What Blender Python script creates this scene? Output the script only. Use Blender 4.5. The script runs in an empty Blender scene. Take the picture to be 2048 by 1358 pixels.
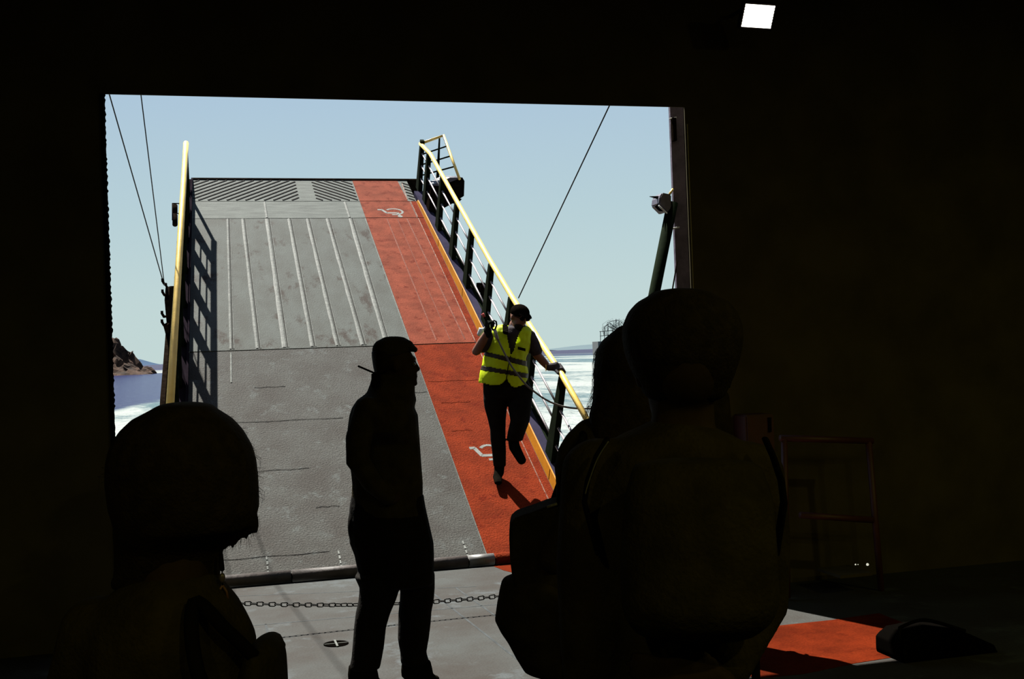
import bpy, bmesh, math, random
import numpy as np
from mathutils import Vector, Matrix
from math import sin, cos, radians, pi, tan

random.seed(4)
C = bpy.context.scene.collection
sc = bpy.context.scene

# ------------------------------------------------------------------ camera
F_PX, YAW, PITCH, ROLL = 2302.42, radians(15.12166), radians(0.59424), radians(-2.03498)
EYE = Vector((0, 0, 1.72))
_f = Vector((sin(YAW) * cos(PITCH), cos(YAW) * cos(PITCH), sin(PITCH)))
_r = Vector((cos(YAW), -sin(YAW), 0)); _u = _r.cross(_f)
CR = _r * cos(ROLL) + _u * sin(ROLL)
CU = _u * cos(ROLL) - _r * sin(ROLL)
CF = _f
cam_d = bpy.data.cameras.new('camera'); cam = bpy.data.objects.new('camera', cam_d); C.objects.link(cam)
cam_d.sensor_width = 36; cam_d.lens = F_PX * 36 / 2048; cam_d.clip_start = 0.05; cam_d.clip_end = 30000
cam.matrix_world = Matrix((( CR.x, CU.x, -CF.x, EYE.x), (CR.y, CU.y, -CF.y, EYE.y), (CR.z, CU.z, -CF.z, EYE.z), (0, 0, 0, 1)))
sc.camera = cam

# ------------------------------------------------------------------ sky, sun, exposure
SUN_TO = Vector((-0.345, 0.939, 1.57)).normalized()        # towards the sun
w = bpy.data.worlds.new('sky'); sc.world = w; w.use_nodes = True
nt = w.node_tree; nt.nodes.clear()
tc = nt.nodes.new('ShaderNodeTexCoord'); sp = nt.nodes.new('ShaderNodeSeparateXYZ')
rp = nt.nodes.new('ShaderNodeValToRGB'); bg = nt.nodes.new('ShaderNodeBackground'); ow = nt.nodes.new('ShaderNodeOutputWorld')
nt.links.new(tc.outputs['Generated'], sp.inputs[0]); nt.links.new(sp.outputs['Z'], rp.inputs[0])
nt.links.new(rp.outputs[0], bg.inputs[0]); nt.links.new(bg.outputs[0], ow.inputs[0])
els = rp.color_ramp.elements
els[0].position = 0.0; els[0].color = (.545, .68, .665, 1)
els[1].position = 1.0; els[1].color = (.16, .25, .45, 1)
for p_, c_ in ((.05, (.53, .672, .675, 1)), (.12, (.475, .63, .68, 1)), (.22, (.415, .565, .70, 1)), (.5, (.27, .41, .62, 1))):
    e = els.new(p_); e.color = c_
bg.inputs[1].default_value = 1.0
sd = bpy.data.lights.new('sun', 'SUN'); sd.energy = 22.0; sd.angle = radians(.53); sd.color = (1.0, .975, .90)
so = bpy.data.objects.new('sun', sd); C.objects.link(so)
so.rotation_euler = SUN_TO.to_track_quat('Z', 'Y').to_euler()
vs = sc.view_settings
vs.view_transform = 'Standard'; vs.look = 'None'; vs.gamma = 1; vs.exposure = 0; vs.use_curve_mapping = False

# ------------------------------------------------------------------ pixel -> place helpers (build-time measuring only)
def ray(x, y): return (CR * (x - 1024) - CU * (y - 679) + CF * F_PX) / F_PX
def at(x, y, depth, back=0): return EYE + ray(x, y) * depth + CF * back
def onX(x, y, X): d = ray(x, y); return EYE + d * (X / d.x)
def onY(x, y, Y): d = ray(x, y); return EYE + d * (Y / d.y)
def onZ(x, y, Z): d = ray(x, y); return EYE + d * ((Z - EYE.z) / d.z)
def topx(P):
    v = Vector(P) - EYE; z = v.dot(CF)
    return 1024 + F_PX * v.dot(CR) / z, 679 - F_PX * v.dot(CU) / z

# ------------------------------------------------------------------ materials
MATS = {}
def mat(name, col, rough=.6, metal=0, var=0, vscale=6, bump=0, bscale=60, spec=.5, col2=None, transl=0, wear=None, coords='Object', stretch=None, grain=0):
    if name in MATS: return MATS[name]
    m = bpy.data.materials.new(name); m.use_nodes = True; n = m.node_tree; b = n.nodes['Principled BSDF']
    b.inputs['Base Color'].default_value = (*col, 1); b.inputs['Roughness'].default_value = rough
    b.inputs['Metallic'].default_value = metal; b.inputs['Specular IOR Level'].default_value = spec
    t = n.nodes.new('ShaderNodeTexCoord'); src = t.outputs[coords]
    if stretch:
        mp = n.nodes.new('ShaderNodeMapping'); mp.inputs['Scale'].default_value = stretch
        n.links.new(src, mp.inputs[0]); src = mp.outputs[0]
    if var or col2:
        ns = n.nodes.new('ShaderNodeTexNoise'); ns.inputs['Scale'].default_value = vscale; ns.inputs['Detail'].default_value = 6; ns.inputs['Roughness'].default_value = .62
        n.links.new(src, ns.inputs['Vector'])
        r = n.nodes.new('ShaderNodeValToRGB'); n.links.new(ns.outputs['Fac'], r.inputs[0])
        c2 = col2 or tuple(c * (1 - var) for c in col); c1 = col if col2 else tuple(min(1, c * (1 + var)) for c in col)
        r.color_ramp.elements[0].position = .36; r.color_ramp.elements[0].color = (*c2, 1)
        r.color_ramp.elements[1].position = .64; r.color_ramp.elements[1].color = (*c1, 1)
        last = r.outputs[0]
        if wear:
            n2 = n.nodes.new('ShaderNodeTexNoise'); n2.inputs['Scale'].default_value = wear[1]; n2.inputs['Detail'].default_value = 8; n2.inputs['Roughness'].default_value = .7
            n.links.new(src, n2.inputs['Vector'])
            r2 = n.nodes.new('ShaderNodeValToRGB'); n.links.new(n2.outputs['Fac'], r2.inputs[0])
            r2.color_ramp.elements[0].position = wear[2]; r2.color_ramp.elements[0].color = (0, 0, 0, 1)
            r2.color_ramp.elements[1].position = wear[2] + .08; r2.color_ramp.elements[1].color = (1, 1, 1, 1)
            mx = n.nodes.new('ShaderNodeMixRGB'); n.links.new(r2.outputs[0], mx.inputs[0]); n.links.new(last, mx.inputs[1]); mx.inputs[2].default_value = (*wear[0], 1)
            last = mx.outputs[0]
        if grain:
            g = n.nodes.new('ShaderNodeTexNoise'); g.inputs['Scale'].default_value = 75; g.inputs['Detail'].default_value = 3; g.inputs['Roughness'].default_value = .8
            n.links.new(t.outputs[coords], g.inputs['Vector'])
            gm = n.nodes.new('ShaderNodeMapRange'); gm.inputs['From Min'].default_value = .33; gm.inputs['From Max'].default_value = .67; gm.inputs['To Min'].default_value = 1 - grain; gm.inputs['To Max'].default_value = 1 + grain
            n.links.new(g.outputs['Fac'], gm.inputs['Value'])
            gx = n.nodes.new('ShaderNodeVectorMath'); gx.operation = 'SCALE'; n.links.new(last, gx.inputs[0]); n.links.new(gm.outputs[0], gx.inputs['Scale']); last = gx.outputs[0]
        n.links.new(last, b.inputs['Base Color'])
    if bump:
        nb = n.nodes.new('ShaderNodeTexNoise'); nb.inputs['Scale'].default_value = bscale; nb.inputs['Detail'].default_value = 4
        n.links.new(src, nb.inputs['Vector'])
        bp = n.nodes.new('ShaderNodeBump'); bp.inputs['Strength'].default_value = bump; bp.inputs['Distance'].default_value = .01
        n.links.new(nb.outputs['Fac'], bp.inputs['Height']); n.links.new(bp.outputs[0], b.inputs['Normal'])
    if transl:
        tr = n.nodes.new('ShaderNodeBsdfTranslucent'); ms = n.nodes.new('ShaderNodeMixShader'); o = n.nodes['Material Output']
        ms.inputs[0].default_value = transl; tr.inputs[0].default_value = (*col, 1)
        n.links.new(b.outputs[0], ms.inputs[1]); n.links.new(tr.outputs[0], ms.inputs[2]); n.links.new(ms.outputs[0], o.inputs[0])
    MATS[name] = m; return m
def emis(name, col, s):
    m = bpy.data.materials.new(name); m.use_nodes = True; n = m.node_tree; b = n.nodes['Principled BSDF']
    b.inputs['Base Color'].default_value = (*col, 1); b.inputs['Emission Color'].default_value = (*col, 1); b.inputs['Emission Strength'].default_value = s
    return m

M_ramp = mat('grey_antislip_paint', (.041, .041, .0375), .8, 0, 0, 2.6, .8, 60, .04, col2=(.030, .0275, .0245), wear=((.050, .053, .050), 5, .56), grain=.42)
M_ramp2 = mat('worn_grey_deck_paint', (.054, .059, .0545), .8, 0, 0, 2.4, .4, 50, .04, col2=(.042, .0435, .039), wear=((.026, .021, .0175), 2.0, .55), stretch=(1.5, .7, 1), grain=.22)
M_apron = mat('pale_worn_grey_paint', (.064, .070, .064), .8, 0, .22, 6, .4, 50, .05, stretch=(.5, 3, 1), grain=.22)
M_rib = mat('scuffed_pale_weld', (.085, .090, .081), .7, 0, 0, 16, .4, 60, .08, col2=(.048, .050, .046))
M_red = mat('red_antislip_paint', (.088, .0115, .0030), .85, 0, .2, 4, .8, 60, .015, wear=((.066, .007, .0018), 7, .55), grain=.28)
M_redup = mat('red_paint_with_sheen', (.105, .025, .0135), .85, 0, .2, 5, .4, 55, .02, wear=((.070, .0125, .0062), 7, .54), grain=.2)  # paler red for the upper plates, grazing sheen put into the colour
M_redrib = mat('scuffed_red_weld', (.105, .034, .022), .8, 0, .35, 14, .4, 60, .04)
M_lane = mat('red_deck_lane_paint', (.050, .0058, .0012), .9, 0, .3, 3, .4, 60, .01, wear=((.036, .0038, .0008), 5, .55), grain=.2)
M_white = mat('white_road_paint', (.115, .12, .112), .7, 0, .12, 20, .3, 60, .05)
M_deck = mat('grey_deck_paint', (.030, .0315, .030), .75, 0, 0, 1.3, .3, 70, .05, col2=(.0205, .0175, .015), wear=((.038, .042, .043), 2.2, .55), grain=.15)
M_yellow = mat('yellow_rail_paint', (.62, .42, .09), .32, 0, .12, 5, .1, 40, .5)
M_ykerb = mat('amber_kerb_paint', (.34, .13, .003), .5, 0, .15, 4, .1, 40, .2)
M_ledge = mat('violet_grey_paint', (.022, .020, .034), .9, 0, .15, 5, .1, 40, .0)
M_ledgeL = mat('shaded_violet_brown', (.008, .006, .008), .95, 0, .2, 5, .1, 40, .0)  # darker copy of the ledge colour, the left side's shade put in
M_post = mat('dark_green_rail_paint', (.0035, .006, .0025), .9, 0, .2, 8, .1, 40, .01)
M_tube = mat('bare_metal_tube', (.15, .13, .135), .45, .1, .15, 8, .05, 60, .5)
M_dark = mat('dark_rusty_steel', (.005, .0035, .0025), .9, 0, .4, 12, .5, 30, .0)
M_black = mat('black_gap', (.0012, .001, .0008), 1, 0, 0, 1, 0, 1, .0)
M_pipe = mat('hinge_pipe_brown_grey', (.034, .027, .024), .6, 0, .3, 8, .3, 30, .15, wear=((.12, .10, .09), 9, .68))
M_hold = mat('dark_hold_paint', (.050, .042, .024), .85, 0, .2, 2, .1, 10, .05)
M_pillar = mat('violet_hull_paint', (.085, .070, .095), .6, 0, .3, 6, .4, 20, .15)
M_chain = mat('black_chain_steel', (.006, .0055, .004), .6, .2, .3, 30, .2, 60, .15)
M_cable = mat('steel_wire_rope', (.008, .007, .008), .6, .3, .2, 40, .3, 200, .15)
M_cloth = mat('black_cloth', (.022, .017, .008), .95, 0, .25, 14, .4, 120, .03)
M_cloth2 = mat('warm_black_cloth', (.020, .016, .008), .95, 0, .25, 14, .4, 120, .03)
M_hair = mat('dark_brown_hair', (.012, .008, .004), .8, 0, .3, 40, .4, 160, .06)
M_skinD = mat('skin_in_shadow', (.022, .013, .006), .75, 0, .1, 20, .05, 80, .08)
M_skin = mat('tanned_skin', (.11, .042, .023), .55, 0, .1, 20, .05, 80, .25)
M_vest = mat('fluorescent_yellow_vest', (.56, .66, .003), .6, 0, .08, 14, .3, 30, .2, transl=.5)
M_band = mat('grey_reflective_band', (.014, .009, .006), .55, 0, .1, 14, .1, 60, .15)
M_shirt = mat('dark_grey_shirt', (.022, .017, .021), .9, 0, .2, 14, .3, 80, .1)
M_trous = mat('black_trousers', (.0045, .0035, .0025), .9, 0, .3, 14, .3, 60, .05)
M_glove = mat('grey_work_glove', (.032, .028, .030), .85, 0, .3, 60, .3, 200, .1)
M_rubber = mat('black_rubber', (.004, .0034, .0025), 1, 0, .2, 14, .2, 40, .0)
M_rock = mat('brown_coastal_rock', (.055, .030, .019), .9, 0, 0, .25, 1, .5, .05, col2=(.010, .0065, .005))

# ------------------------------------------------------------------ mesh helpers
def tag(o, label=None, cat=None, group=None, kind=None):
    if label: o['label'] = label
    if cat: o['category'] = cat
    if group: o['group'] = group
    if kind: o['kind'] = kind
    return o
def empty(name, loc=(0, 0, 0), label=None, cat=None, group=None, kind=None, parent=None):
    o = bpy.data.objects.new(name, None); C.objects.link(o); o.location = loc; o.empty_display_size = .1
    if parent: o.parent = parent
    return tag(o, label, cat, group, kind)
def wm(o):
    M = Matrix.LocRotScale(o.location, o.rotation_euler, o.scale)
    return wm(o.parent) @ M if o.parent else M
def link(name, me, m, parent=None, world=True):
    """me is in world coordinates when world=True"""
    o = bpy.data.objects.new(name, me); C.objects.link(o)
    if m is not None and not me.materials: me.materials.append(m)
    if parent is not None:
        o.parent = parent
        if world: me.transform(wm(parent).inverted())
    return o
def fin(name, bm, m, parent=None, smooth=False, world=True):
    bmesh.ops.recalc_face_normals(bm, faces=bm.faces)
    me = bpy.data.meshes.new(name); bm.to_mesh(me); bm.free()
    if smooth: me.shade_smooth()
    return link(name, me, m, parent, world)
def box(bm, lo, hi, X=None):
    vs = [bm.verts.new((x, y, z)) for x in (lo[0], hi[0]) for y in (lo[1], hi[1]) for z in (lo[2], hi[2])]
    if X is not None:
        for v in vs: v.co = X(v.co)
    for a in ((0, 1, 3, 2), (4, 6, 7, 5), (0, 4, 5, 1), (2, 3, 7, 6), (0, 2, 6, 4), (1, 5, 7, 3)): bm.faces.new([vs[i] for i in a])
    return vs
def prism(bm, pts, vec):
    a = [bm.verts.new(p) for p in pts]; b = [bm.verts.new(Vector(p) + Vector(vec)) for p in pts]
    n = len(pts); bm.faces.new(a); bm.faces.new(b[::-1])
    for i in range(n): bm.faces.new((a[i], a[(i + 1) % n], b[(i + 1) % n], b[i]))
def tube(bm, pts, r, seg=10, r1=None, closed=False):
    pts = [Vector(p) for p in pts]; n = len(pts); rings = []; prev = None
    for i, p in enumerate(pts):
        if closed: t = pts[(i + 1) % n] - pts[i - 1]
        else: t = pts[min(i + 1, n - 1)] - pts[max(i - 1, 0)]
        t.normalize()
        if prev is None:
            a = t.orthogonal().normalized()
        else:
            a = (prev - t * prev.dot(t)).normalized()
        prev = a; b = t.cross(a)
        rr = r if r1 is None else r + (r1 - r) * i / max(1, n - 1)
        rings.append([bm.verts.new(p + (a * cos(2 * pi * k / seg) + b * sin(2 * pi * k / seg)) * rr) for k in range(seg)])
    for i in range(n if closed else n - 1):
        A, B = rings[i], rings[(i + 1) % n]
        for k in range(seg): bm.faces.new((A[k], A[(k + 1) % seg], B[(k + 1) % seg], B[k]))
    if not closed: bm.faces.new(rings[0][::-1]); bm.faces.new(rings[-1])
def loft(bm, rings, seg=16, dm=.8):
    """rings: (center, a_vec, b_vec) ellipse half axes; closed with shrunk caps"""
    R = []
    rings = list(rings)
    def dome(c0, a, b, d):
        out = []
        for f, g in ((.35, .92), (.7, .68), (.93, .3)): out.append((c0 + d * f, a * g, b * g))
        return out
    c0, a0, b0 = rings[0]; c1, a1, b1 = rings[-1]
    d0 = (rings[0][0] - rings[1][0]).normalized() * min(a0.length, b0.length) * dm
    d1 = (rings[-1][0] - rings[-2][0]).normalized() * min(a1.length, b1.length) * dm
    full = dome(c0, a0, b0, d0)[::-1] + rings + dome(c1, a1, b1, d1)
    for c, a, b in full:
        R.append([bm.verts.new(c + a * cos(2 * pi * k / seg) + b * sin(2 * pi * k / seg)) for k in range(seg)])
    for A, B in zip(R, R[1:]):
        for k in range(seg): bm.faces.new((A[k], A[(k + 1) % seg], B[(k + 1) % seg], B[k]))
    bm.faces.new(R[0][::-1]); bm.faces.new(R[-1])
def limb(bm, pts, seg=12, hint=None):
    """pts: (pos, r) or (pos, ra, rb): tapering limb"""
    out = []; n = len(pts)
    for i, q in enumerate(pts):
        p = Vector(q[0]); ra = q[1]; rb = q[2] if len(q) > 2 else q[1]
        t = (Vector(pts[min(i + 1, n - 1)][0]) - Vector(pts[max(i - 1, 0)][0])).normalized()
        h = Vector(hint) if hint is not None else (CR if abs(t.dot(CR)) < .8 else CU)
        a = (h - t * h.dot(t)).normalized(); b = t.cross(a)
        out.append((p, a * ra, b * rb))
    loft(bm, out, seg)
def rows(bm, data, depth, dfac=.6, grow=0, back=0, seg=20, dm=.22):
    """data: (xL, xR, y[, halfdepth_m[, back_m]]) silhouette rows in px at the figure's own depth, real thickness"""
    out = []
    for q in data:
        xl, xr, y = q[:3]; hw = (xr - xl) / 2 * depth / F_PX + grow
        hd = q[3] + grow if len(q) > 3 and q[3] else hw * dfac
        bk = back + (q[4] if len(q) > 4 else 0)
        out.append((at((xl + xr) / 2, y, depth, bk), CR * hw, CF * hd))
    loft(bm, out, seg, dm)
def ell(bm, c, rx, ry, rz, ax=None):
    """ellipsoid: rx along camera right, ry along up, rz along depth, or the axes given"""
    A, U, D = ax or (CR, CU, CF)
    M = Matrix((A * rx, U * ry, D * rz)).transposed().to_4x4(); M.translation = Vector(c)
    bmesh.ops.create_icosphere(bm, subdivisions=3, radius=1, matrix=M)
def voxel(name, bm, m, parent, vox=.01, smooth=3, post=None):
    bmesh.ops.recalc_face_normals(bm, faces=bm.faces)
    me = bpy.data.meshes.new('tmp'); bm.to_mesh(me); bm.free()
    o = bpy.data.objects.new('tmp', me); C.objects.link(o)
    r = o.modifiers.new('r', 'REMESH'); r.mode = 'VOXEL'; r.voxel_size = vox
    if smooth: s = o.modifiers.new('s', 'SMOOTH'); s.factor = .5; s.iterations = smooth
    dg = bpy.context.evaluated_depsgraph_get()
    me2 = bpy.data.meshes.new_from_object(o.evaluated_get(dg)); me2.name = name
    bpy.data.objects.remove(o); bpy.data.meshes.remove(me)
    me2.materials.clear()
    if post:
        b2 = bmesh.new(); b2.from_mesh(me2); post(b2); b2.to_mesh(me2); b2.free()
    me2.shade_smooth()
    return link(name, me2, m, parent)
def hand(bm, W, d, n, s, L=.185, curl=(.25, .3, .3, .35), thumb=.5, k=1.0):
    """W wrist; d towards the fingers; n palm side; s thumb side; five separate fingers"""
    W = Vector(W); d = Vector(d).normalized(); n = Vector(n); n = (n - d * n.dot(d)).normalized(); s = Vector(s); s = (s - d * s.dot(d) - n * s.dot(n)).normalized()
    pl = L * .5; pw = L * .21
    loft(bm, [(W, s * pw * .68, n * .017 * k), (W + d * pl * .5, s * pw * .95, n * .017 * k), (W + d * pl, s * pw, n * .013 * k)], 14)
    for i, (off, ln, cu) in enumerate(((.75, .44, curl[0]), (.26, .49, curl[1]), (-.25, .46, curl[2]), (-.72, .36, curl[3]))):
        p = W + d * pl * .86 + s * off * pw; ang = 0; pts = [(p, .0098 * k)]
        for j, fr in enumerate((.48, .3, .22)):
            ang += cu * (1.0 if j == 0 else 1.15)
            p = p + (d * cos(ang) + n * sin(ang)) * L * ln * fr * (1.35 if j == 0 else 1)
            pts.append((p, (.0092, .0084, .0074)[j] * k))
        limb(bm, pts, 8, hint=s)
    p = W + d * pl * .22 + s * pw * .75
    q = p + (d * .75 + s * .75 * (1 - thumb * .5) + n * .35 * thumb) .normalized() * L * .2
    r = q + (d * .9 + s * .2 * (1 - thumb) + n * .5 * thumb).normalized() * L * .17
    limb(bm, [(p, .013 * k), (q, .0105 * k), (r, .0085 * k)], 8, hint=n)

# ================================================================== SETTING: the hold
YB, TH = 7.45, .012                                # stern bulkhead plane and thickness
OX0, OX1, OZ = -.53, 3.325, 3.39                  # opening in it
def struct(name, bm, m, parent=None, smooth=False): return tag(fin(name, bm, m, parent, smooth), kind='structure')

floor = None
bm = bmesh.new(); box(bm, (-5, -7, -.08), (8.5, 9.02, 0)); floor = struct('floor', bm, M_deck)
bm = bmesh.new()
box(bm, (-5, YB, 0), (OX0, YB + TH, 5.0)); box(bm, (OX1, YB, 0), (8.5, YB + TH, 5.0)); box(bm, (OX0, YB, OZ), (OX1, YB + TH, 5.0))
wall = struct('wall_stern', bm, M_hold)
bm = bmesh.new(); box(bm, (-5.1, -7, 0), (-5, YB, 5.0)); struct('wall_left', bm, M_hold)
bm = bmesh.new(); box(bm, (8.5, -7, 0), (8.6, YB, 5.0)); wr = struct('wall_right', bm, M_hold)
bm = bmesh.new(); box(bm, (-5, -7.1, 0), (8.5, -7, 5.0)); struct('wall_bow', bm, M_hold)
bm = bmesh.new(); box(bm, (-5.1, -7.1, 5.0), (8.6, YB + TH, 5.1)); ceil_ = struct('ceiling', bm, M_hold)
for i in range(6):                                 # deckhead beams
    bm = bmesh.new(); y = -5.5 + i * 2.2; box(bm, (-5, y, 4.75), (8.5, y + .12, 5.0)); fin('ceiling_beam', bm, M_hold, ceil_)
# ragged rubber edge of the left side of the opening
bm = bmesh.new(); N = 260; ringp = []
for i in range(N + 1):
    z = OZ * i / N
    e = .006 + .009 * random.random() * (1 if i % 3 else .3)
    ringp.append([bm.verts.new((OX0 - .02, YB - .012, z)), bm.verts.new((OX0 + e, YB - .012, z)), bm.verts.new((OX0 + e * .6, YB + TH, z)), bm.verts.new((OX0 - .02, YB + TH, z))])
for A, B in zip(ringp, ringp[1:]):
    for k in range(4): bm.faces.new((A[k], A[(k + 1) % 4], B[(k + 1) % 4], B[k]))
bm.faces.new(ringp[0][::-1]); bm.faces.new(ringp[-1]); struct('trim_1', bm, M_rubber)
# pale strip on the right jamb, a sun glint put into its colour
bm = bmesh.new(); box(bm, (OX1 + .012, YB - .006, 0), (OX1 + .018, YB, OZ - .12)); struct('trim_2', bm, mat('jamb_glint', (.16, .13, .08), .5, .2, 0, 10, .1, 30))

# hull below the deck, outer side pillar right of the opening
bm = bmesh.new(); box(bm, (-5.1, -7, -2.2), (8.6, 9.0, -.081)); struct('hull', bm, M_hold)
px = [onY(1340, 214, 8.1), onY(1366, 214, 8.1)]
bm = bmesh.new(); box(bm, (px[0].x, 8.1, 0), (px[1].x, 8.13, 5.2)); pil = struct('stern_pillar', bm, M_pillar)
bm = bmesh.new(); box(bm, (px[1].x, 8.105, 0), (px[1].x + .3, 8.3, 5.2)); fin('pillar_web', bm, M_black, pil)
bm = bmesh.new(); a = onY(1343, 236, 8.08); b = onY(1352, 282, 8.08); box(bm, (a.x, 8.06, b.z), (b.x, 8.1, a.z)); fin('junction_plate', bm, M_dark, pil)
for q in ((1346, 236), (1352, 455)):
    c = onY(*q, 8.09); bm = bmesh.new(); tube(bm, [c - Vector((.03, 0, .008)), c + Vector((.02, -.02, 0))], .006, 8); fin('bolt', bm, mat('bright_bolt_steel', (.5, .5, .47), .3, .6), pil)

# painted lane and fittings on the floor
def sheet(name, pts, z, m, parent, h=.002):
    bm = bmesh.new(); prism(bm, [(p[0], p[1], z) for p in pts], (0, 0, h)); return fin(name, bm, m, parent)
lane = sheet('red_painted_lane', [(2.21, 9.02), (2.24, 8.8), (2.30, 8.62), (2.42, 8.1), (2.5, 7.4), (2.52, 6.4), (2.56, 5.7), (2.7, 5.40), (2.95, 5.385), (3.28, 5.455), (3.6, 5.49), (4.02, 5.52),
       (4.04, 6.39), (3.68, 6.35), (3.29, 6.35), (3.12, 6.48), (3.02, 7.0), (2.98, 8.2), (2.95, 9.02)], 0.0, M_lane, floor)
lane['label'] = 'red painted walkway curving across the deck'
# plate seams of the deck
for (x0, y0, x1, y1) in ((-.2, 8.80, 1.9, 8.28), (-.4, 7.72, 2.3, 7.62), (.35, 7.7, .35, 5.2), (1.55, 8.3, 1.7, 5.2), (1.75, 8.3, 1.9, 5.2)):
    bm = bmesh.new(); d = Vector((x1 - x0, y1 - y0, 0)); nn = Vector((-d.y, d.x, 0)).normalized() * .007
    A = Vector((x0, y0, .0)); B = Vector((x1, y1, .0)); prism(bm, [A - nn, B - nn, B + nn, A + nn], (0, 0, .001)); fin('weld_seam', bm, mat('pale_deck_seam', (.026, .029, .030), .7, 0, .3, 10, .3, 50, .05), floor)
# lashing socket
c = Vector((.727, 6.99, 0))
bm = bmesh.new(); bmesh.ops.create_cone(bm, cap_ends=True, segments=28, radius1=.075, radius2=.075, depth=.004, matrix=Matrix.Translation(c + Vector((0, 0, .002)))); so_ = fin('lashing_socket', bm, M_black, floor)
so_['label'] = 'round black lashing socket with a pale crossbar'
bm = bmesh.new(); box(bm, (c.x - .006, c.y - .078, .003), (c.x + .006, c.y + .078, .008)); box(bm, (c.x - .07, c.y - .003, .003), (c.x + .07, c.y + .003, .006)); fin('crossbar', bm, M_rib, so_)

# ================================================================== SEA, COAST
ZS = -1.3
m = bpy.data.materials.new('sea_water_with_wake'); m.use_nodes = True; n = m.node_tree; b = n.nodes['Principled BSDF']
ge = n.nodes.new('ShaderNodeNewGeometry'); s3 = n.nodes.new('ShaderNodeSeparateXYZ'); n.links.new(ge.outputs['Position'], s3.inputs[0])
def mth(op, a, b_=None, c_=None, clamp=False):
    q = n.nodes.new('ShaderNodeMath'); q.operation = op; q.use_clamp = clamp
    for i, v in enumerate((a, b_, c_)):
        if v is None: continue
        if isinstance(v, (int, float)): q.inputs[i].default_value = v
        else: n.links.new(v, q.inputs[i])
    return q.outputs[0]
def noise(scale, stretch, detail=5, rough=.6):
    mp = n.nodes.new('ShaderNodeMapping'); mp.inputs['Scale'].default_value = stretch; n.links.new(ge.outputs['Position'], mp.inputs[0])
    q = n.nodes.new('ShaderNodeTexNoise'); q.inputs['Scale'].default_value = scale; q.inputs['Detail'].default_value = detail; q.inputs['Roughness'].default_value = rough
    n.links.new(mp.outputs[0], q.inputs['Vector']); return q.outputs['Fac']
X_, Y_ = s3.outputs['X'], s3.outputs['Y']
# left edge of the wake bends to the right with distance
edge = mth('MAXIMUM', mth('MULTIPLY_ADD', Y_, .13, -17.5), mth('MULTIPLY_ADD', Y_, .30, -35.0))
wob = mth('MULTIPLY', mth('SUBTRACT', noise(.16, (1, .5, 1)), .5), 5)
inside = mth('DIVIDE', mth('ADD', mth('SUBTRACT', X_, edge), wob), mth('MULTIPLY_ADD', Y_, .012, 1.0), clamp=True)
fade = mth('SUBTRACT', 1.0, mth('DIVIDE', mth('SUBTRACT', Y_, 60), 520, clamp=True))
froth = noise(.22, (1, .30, 1), 8, .66); froth2 = noise(1.6, (1, .45, 1), 8, .7)
big = noise(.022, (1, .10, 1), 5, .6)
thr = mth('ADD', mth('MULTIPLY', fade, .33), mth('MULTIPLY', mth('SUBTRACT', big, .5), 1.9))
fo = mth('MULTIPLY', mth('SUBTRACT', mth('ADD', mth('MULTIPLY_ADD', froth, .6, mth('MULTIPLY', froth2, .4)), thr), .58), 7.0, clamp=True)
foam = mth('MULTIPLY', fo, inside)
turb = mth('MULTIPLY', inside, mth('MULTIPLY', mth('ADD', mth('MULTIPLY', mth('SUBTRACT', big, .36), 5.5), fade), 1.0, clamp=True))
# surf at the rocks
surf = mth('MULTIPLY', mth('MULTIPLY', mth('LESS_THAN', X_, -8.0), mth('MULTIPLY', mth('GREATER_THAN', Y_, 400), mth('LESS_THAN', Y_, 620))), mth('MULTIPLY', mth('SUBTRACT', mth('ADD', noise(.12, (1, .3, 1)), mth('MULTIPLY', mth('ADD', X_, 30), .012)), .48), 8.0, clamp=True), clamp=True)
foam = mth('MAXIMUM', foam, surf)
def mixc(f, c1, c2):
    q = n.nodes.new('ShaderNodeMixRGB'); n.links.new(f, q.inputs[0])
    for i, c_ in ((1, c1), (2, c2)):
        if isinstance(c_, tuple): q.inputs[i].default_value = (*c_, 1)
        else: n.links.new(c_, q.inputs[i])
    return q.outputs[0]
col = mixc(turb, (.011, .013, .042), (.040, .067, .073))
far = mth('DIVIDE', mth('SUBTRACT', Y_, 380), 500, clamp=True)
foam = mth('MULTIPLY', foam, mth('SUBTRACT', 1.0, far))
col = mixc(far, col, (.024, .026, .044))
col = mixc(foam, col, (.165, .178, .170))
n.links.new(col, b.inputs['Base Color'])
n.links.new(mth('MULTIPLY_ADD', far, .5, mth('MULTIPLY_ADD', foam, .5, .18)), b.inputs['Roughness'])
b.inputs['Specular IOR Level'].default_value = .10; b.inputs['IOR'].default_value = 1.14
bh = mth('ADD', mth('MULTIPLY', noise(.9, (1, .45, 1), 6, .6), 1.0), mth('MULTIPLY', noise(6, (1, .6, 1), 3, .6), .16))
bp = n.nodes.new('ShaderNodeBump'); bp.inputs['Strength'].default_value = 1; bp.inputs['Distance'].default_value = .55
n.links.new(bh, bp.inputs['Height']); n.links.new(bp.outputs[0], b.inputs['Normal'])
M_sea = m
bm = bmesh.new()
vsx = [bm.verts.new(p) for p in ((-9000, -300, ZS), (12000, -300, ZS), (12000, 14000, ZS), (-9000, 14000, ZS))]; bm.faces.new(vsx)
sea = tag(fin('sea', bm, M_sea), kind='structure')

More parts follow.
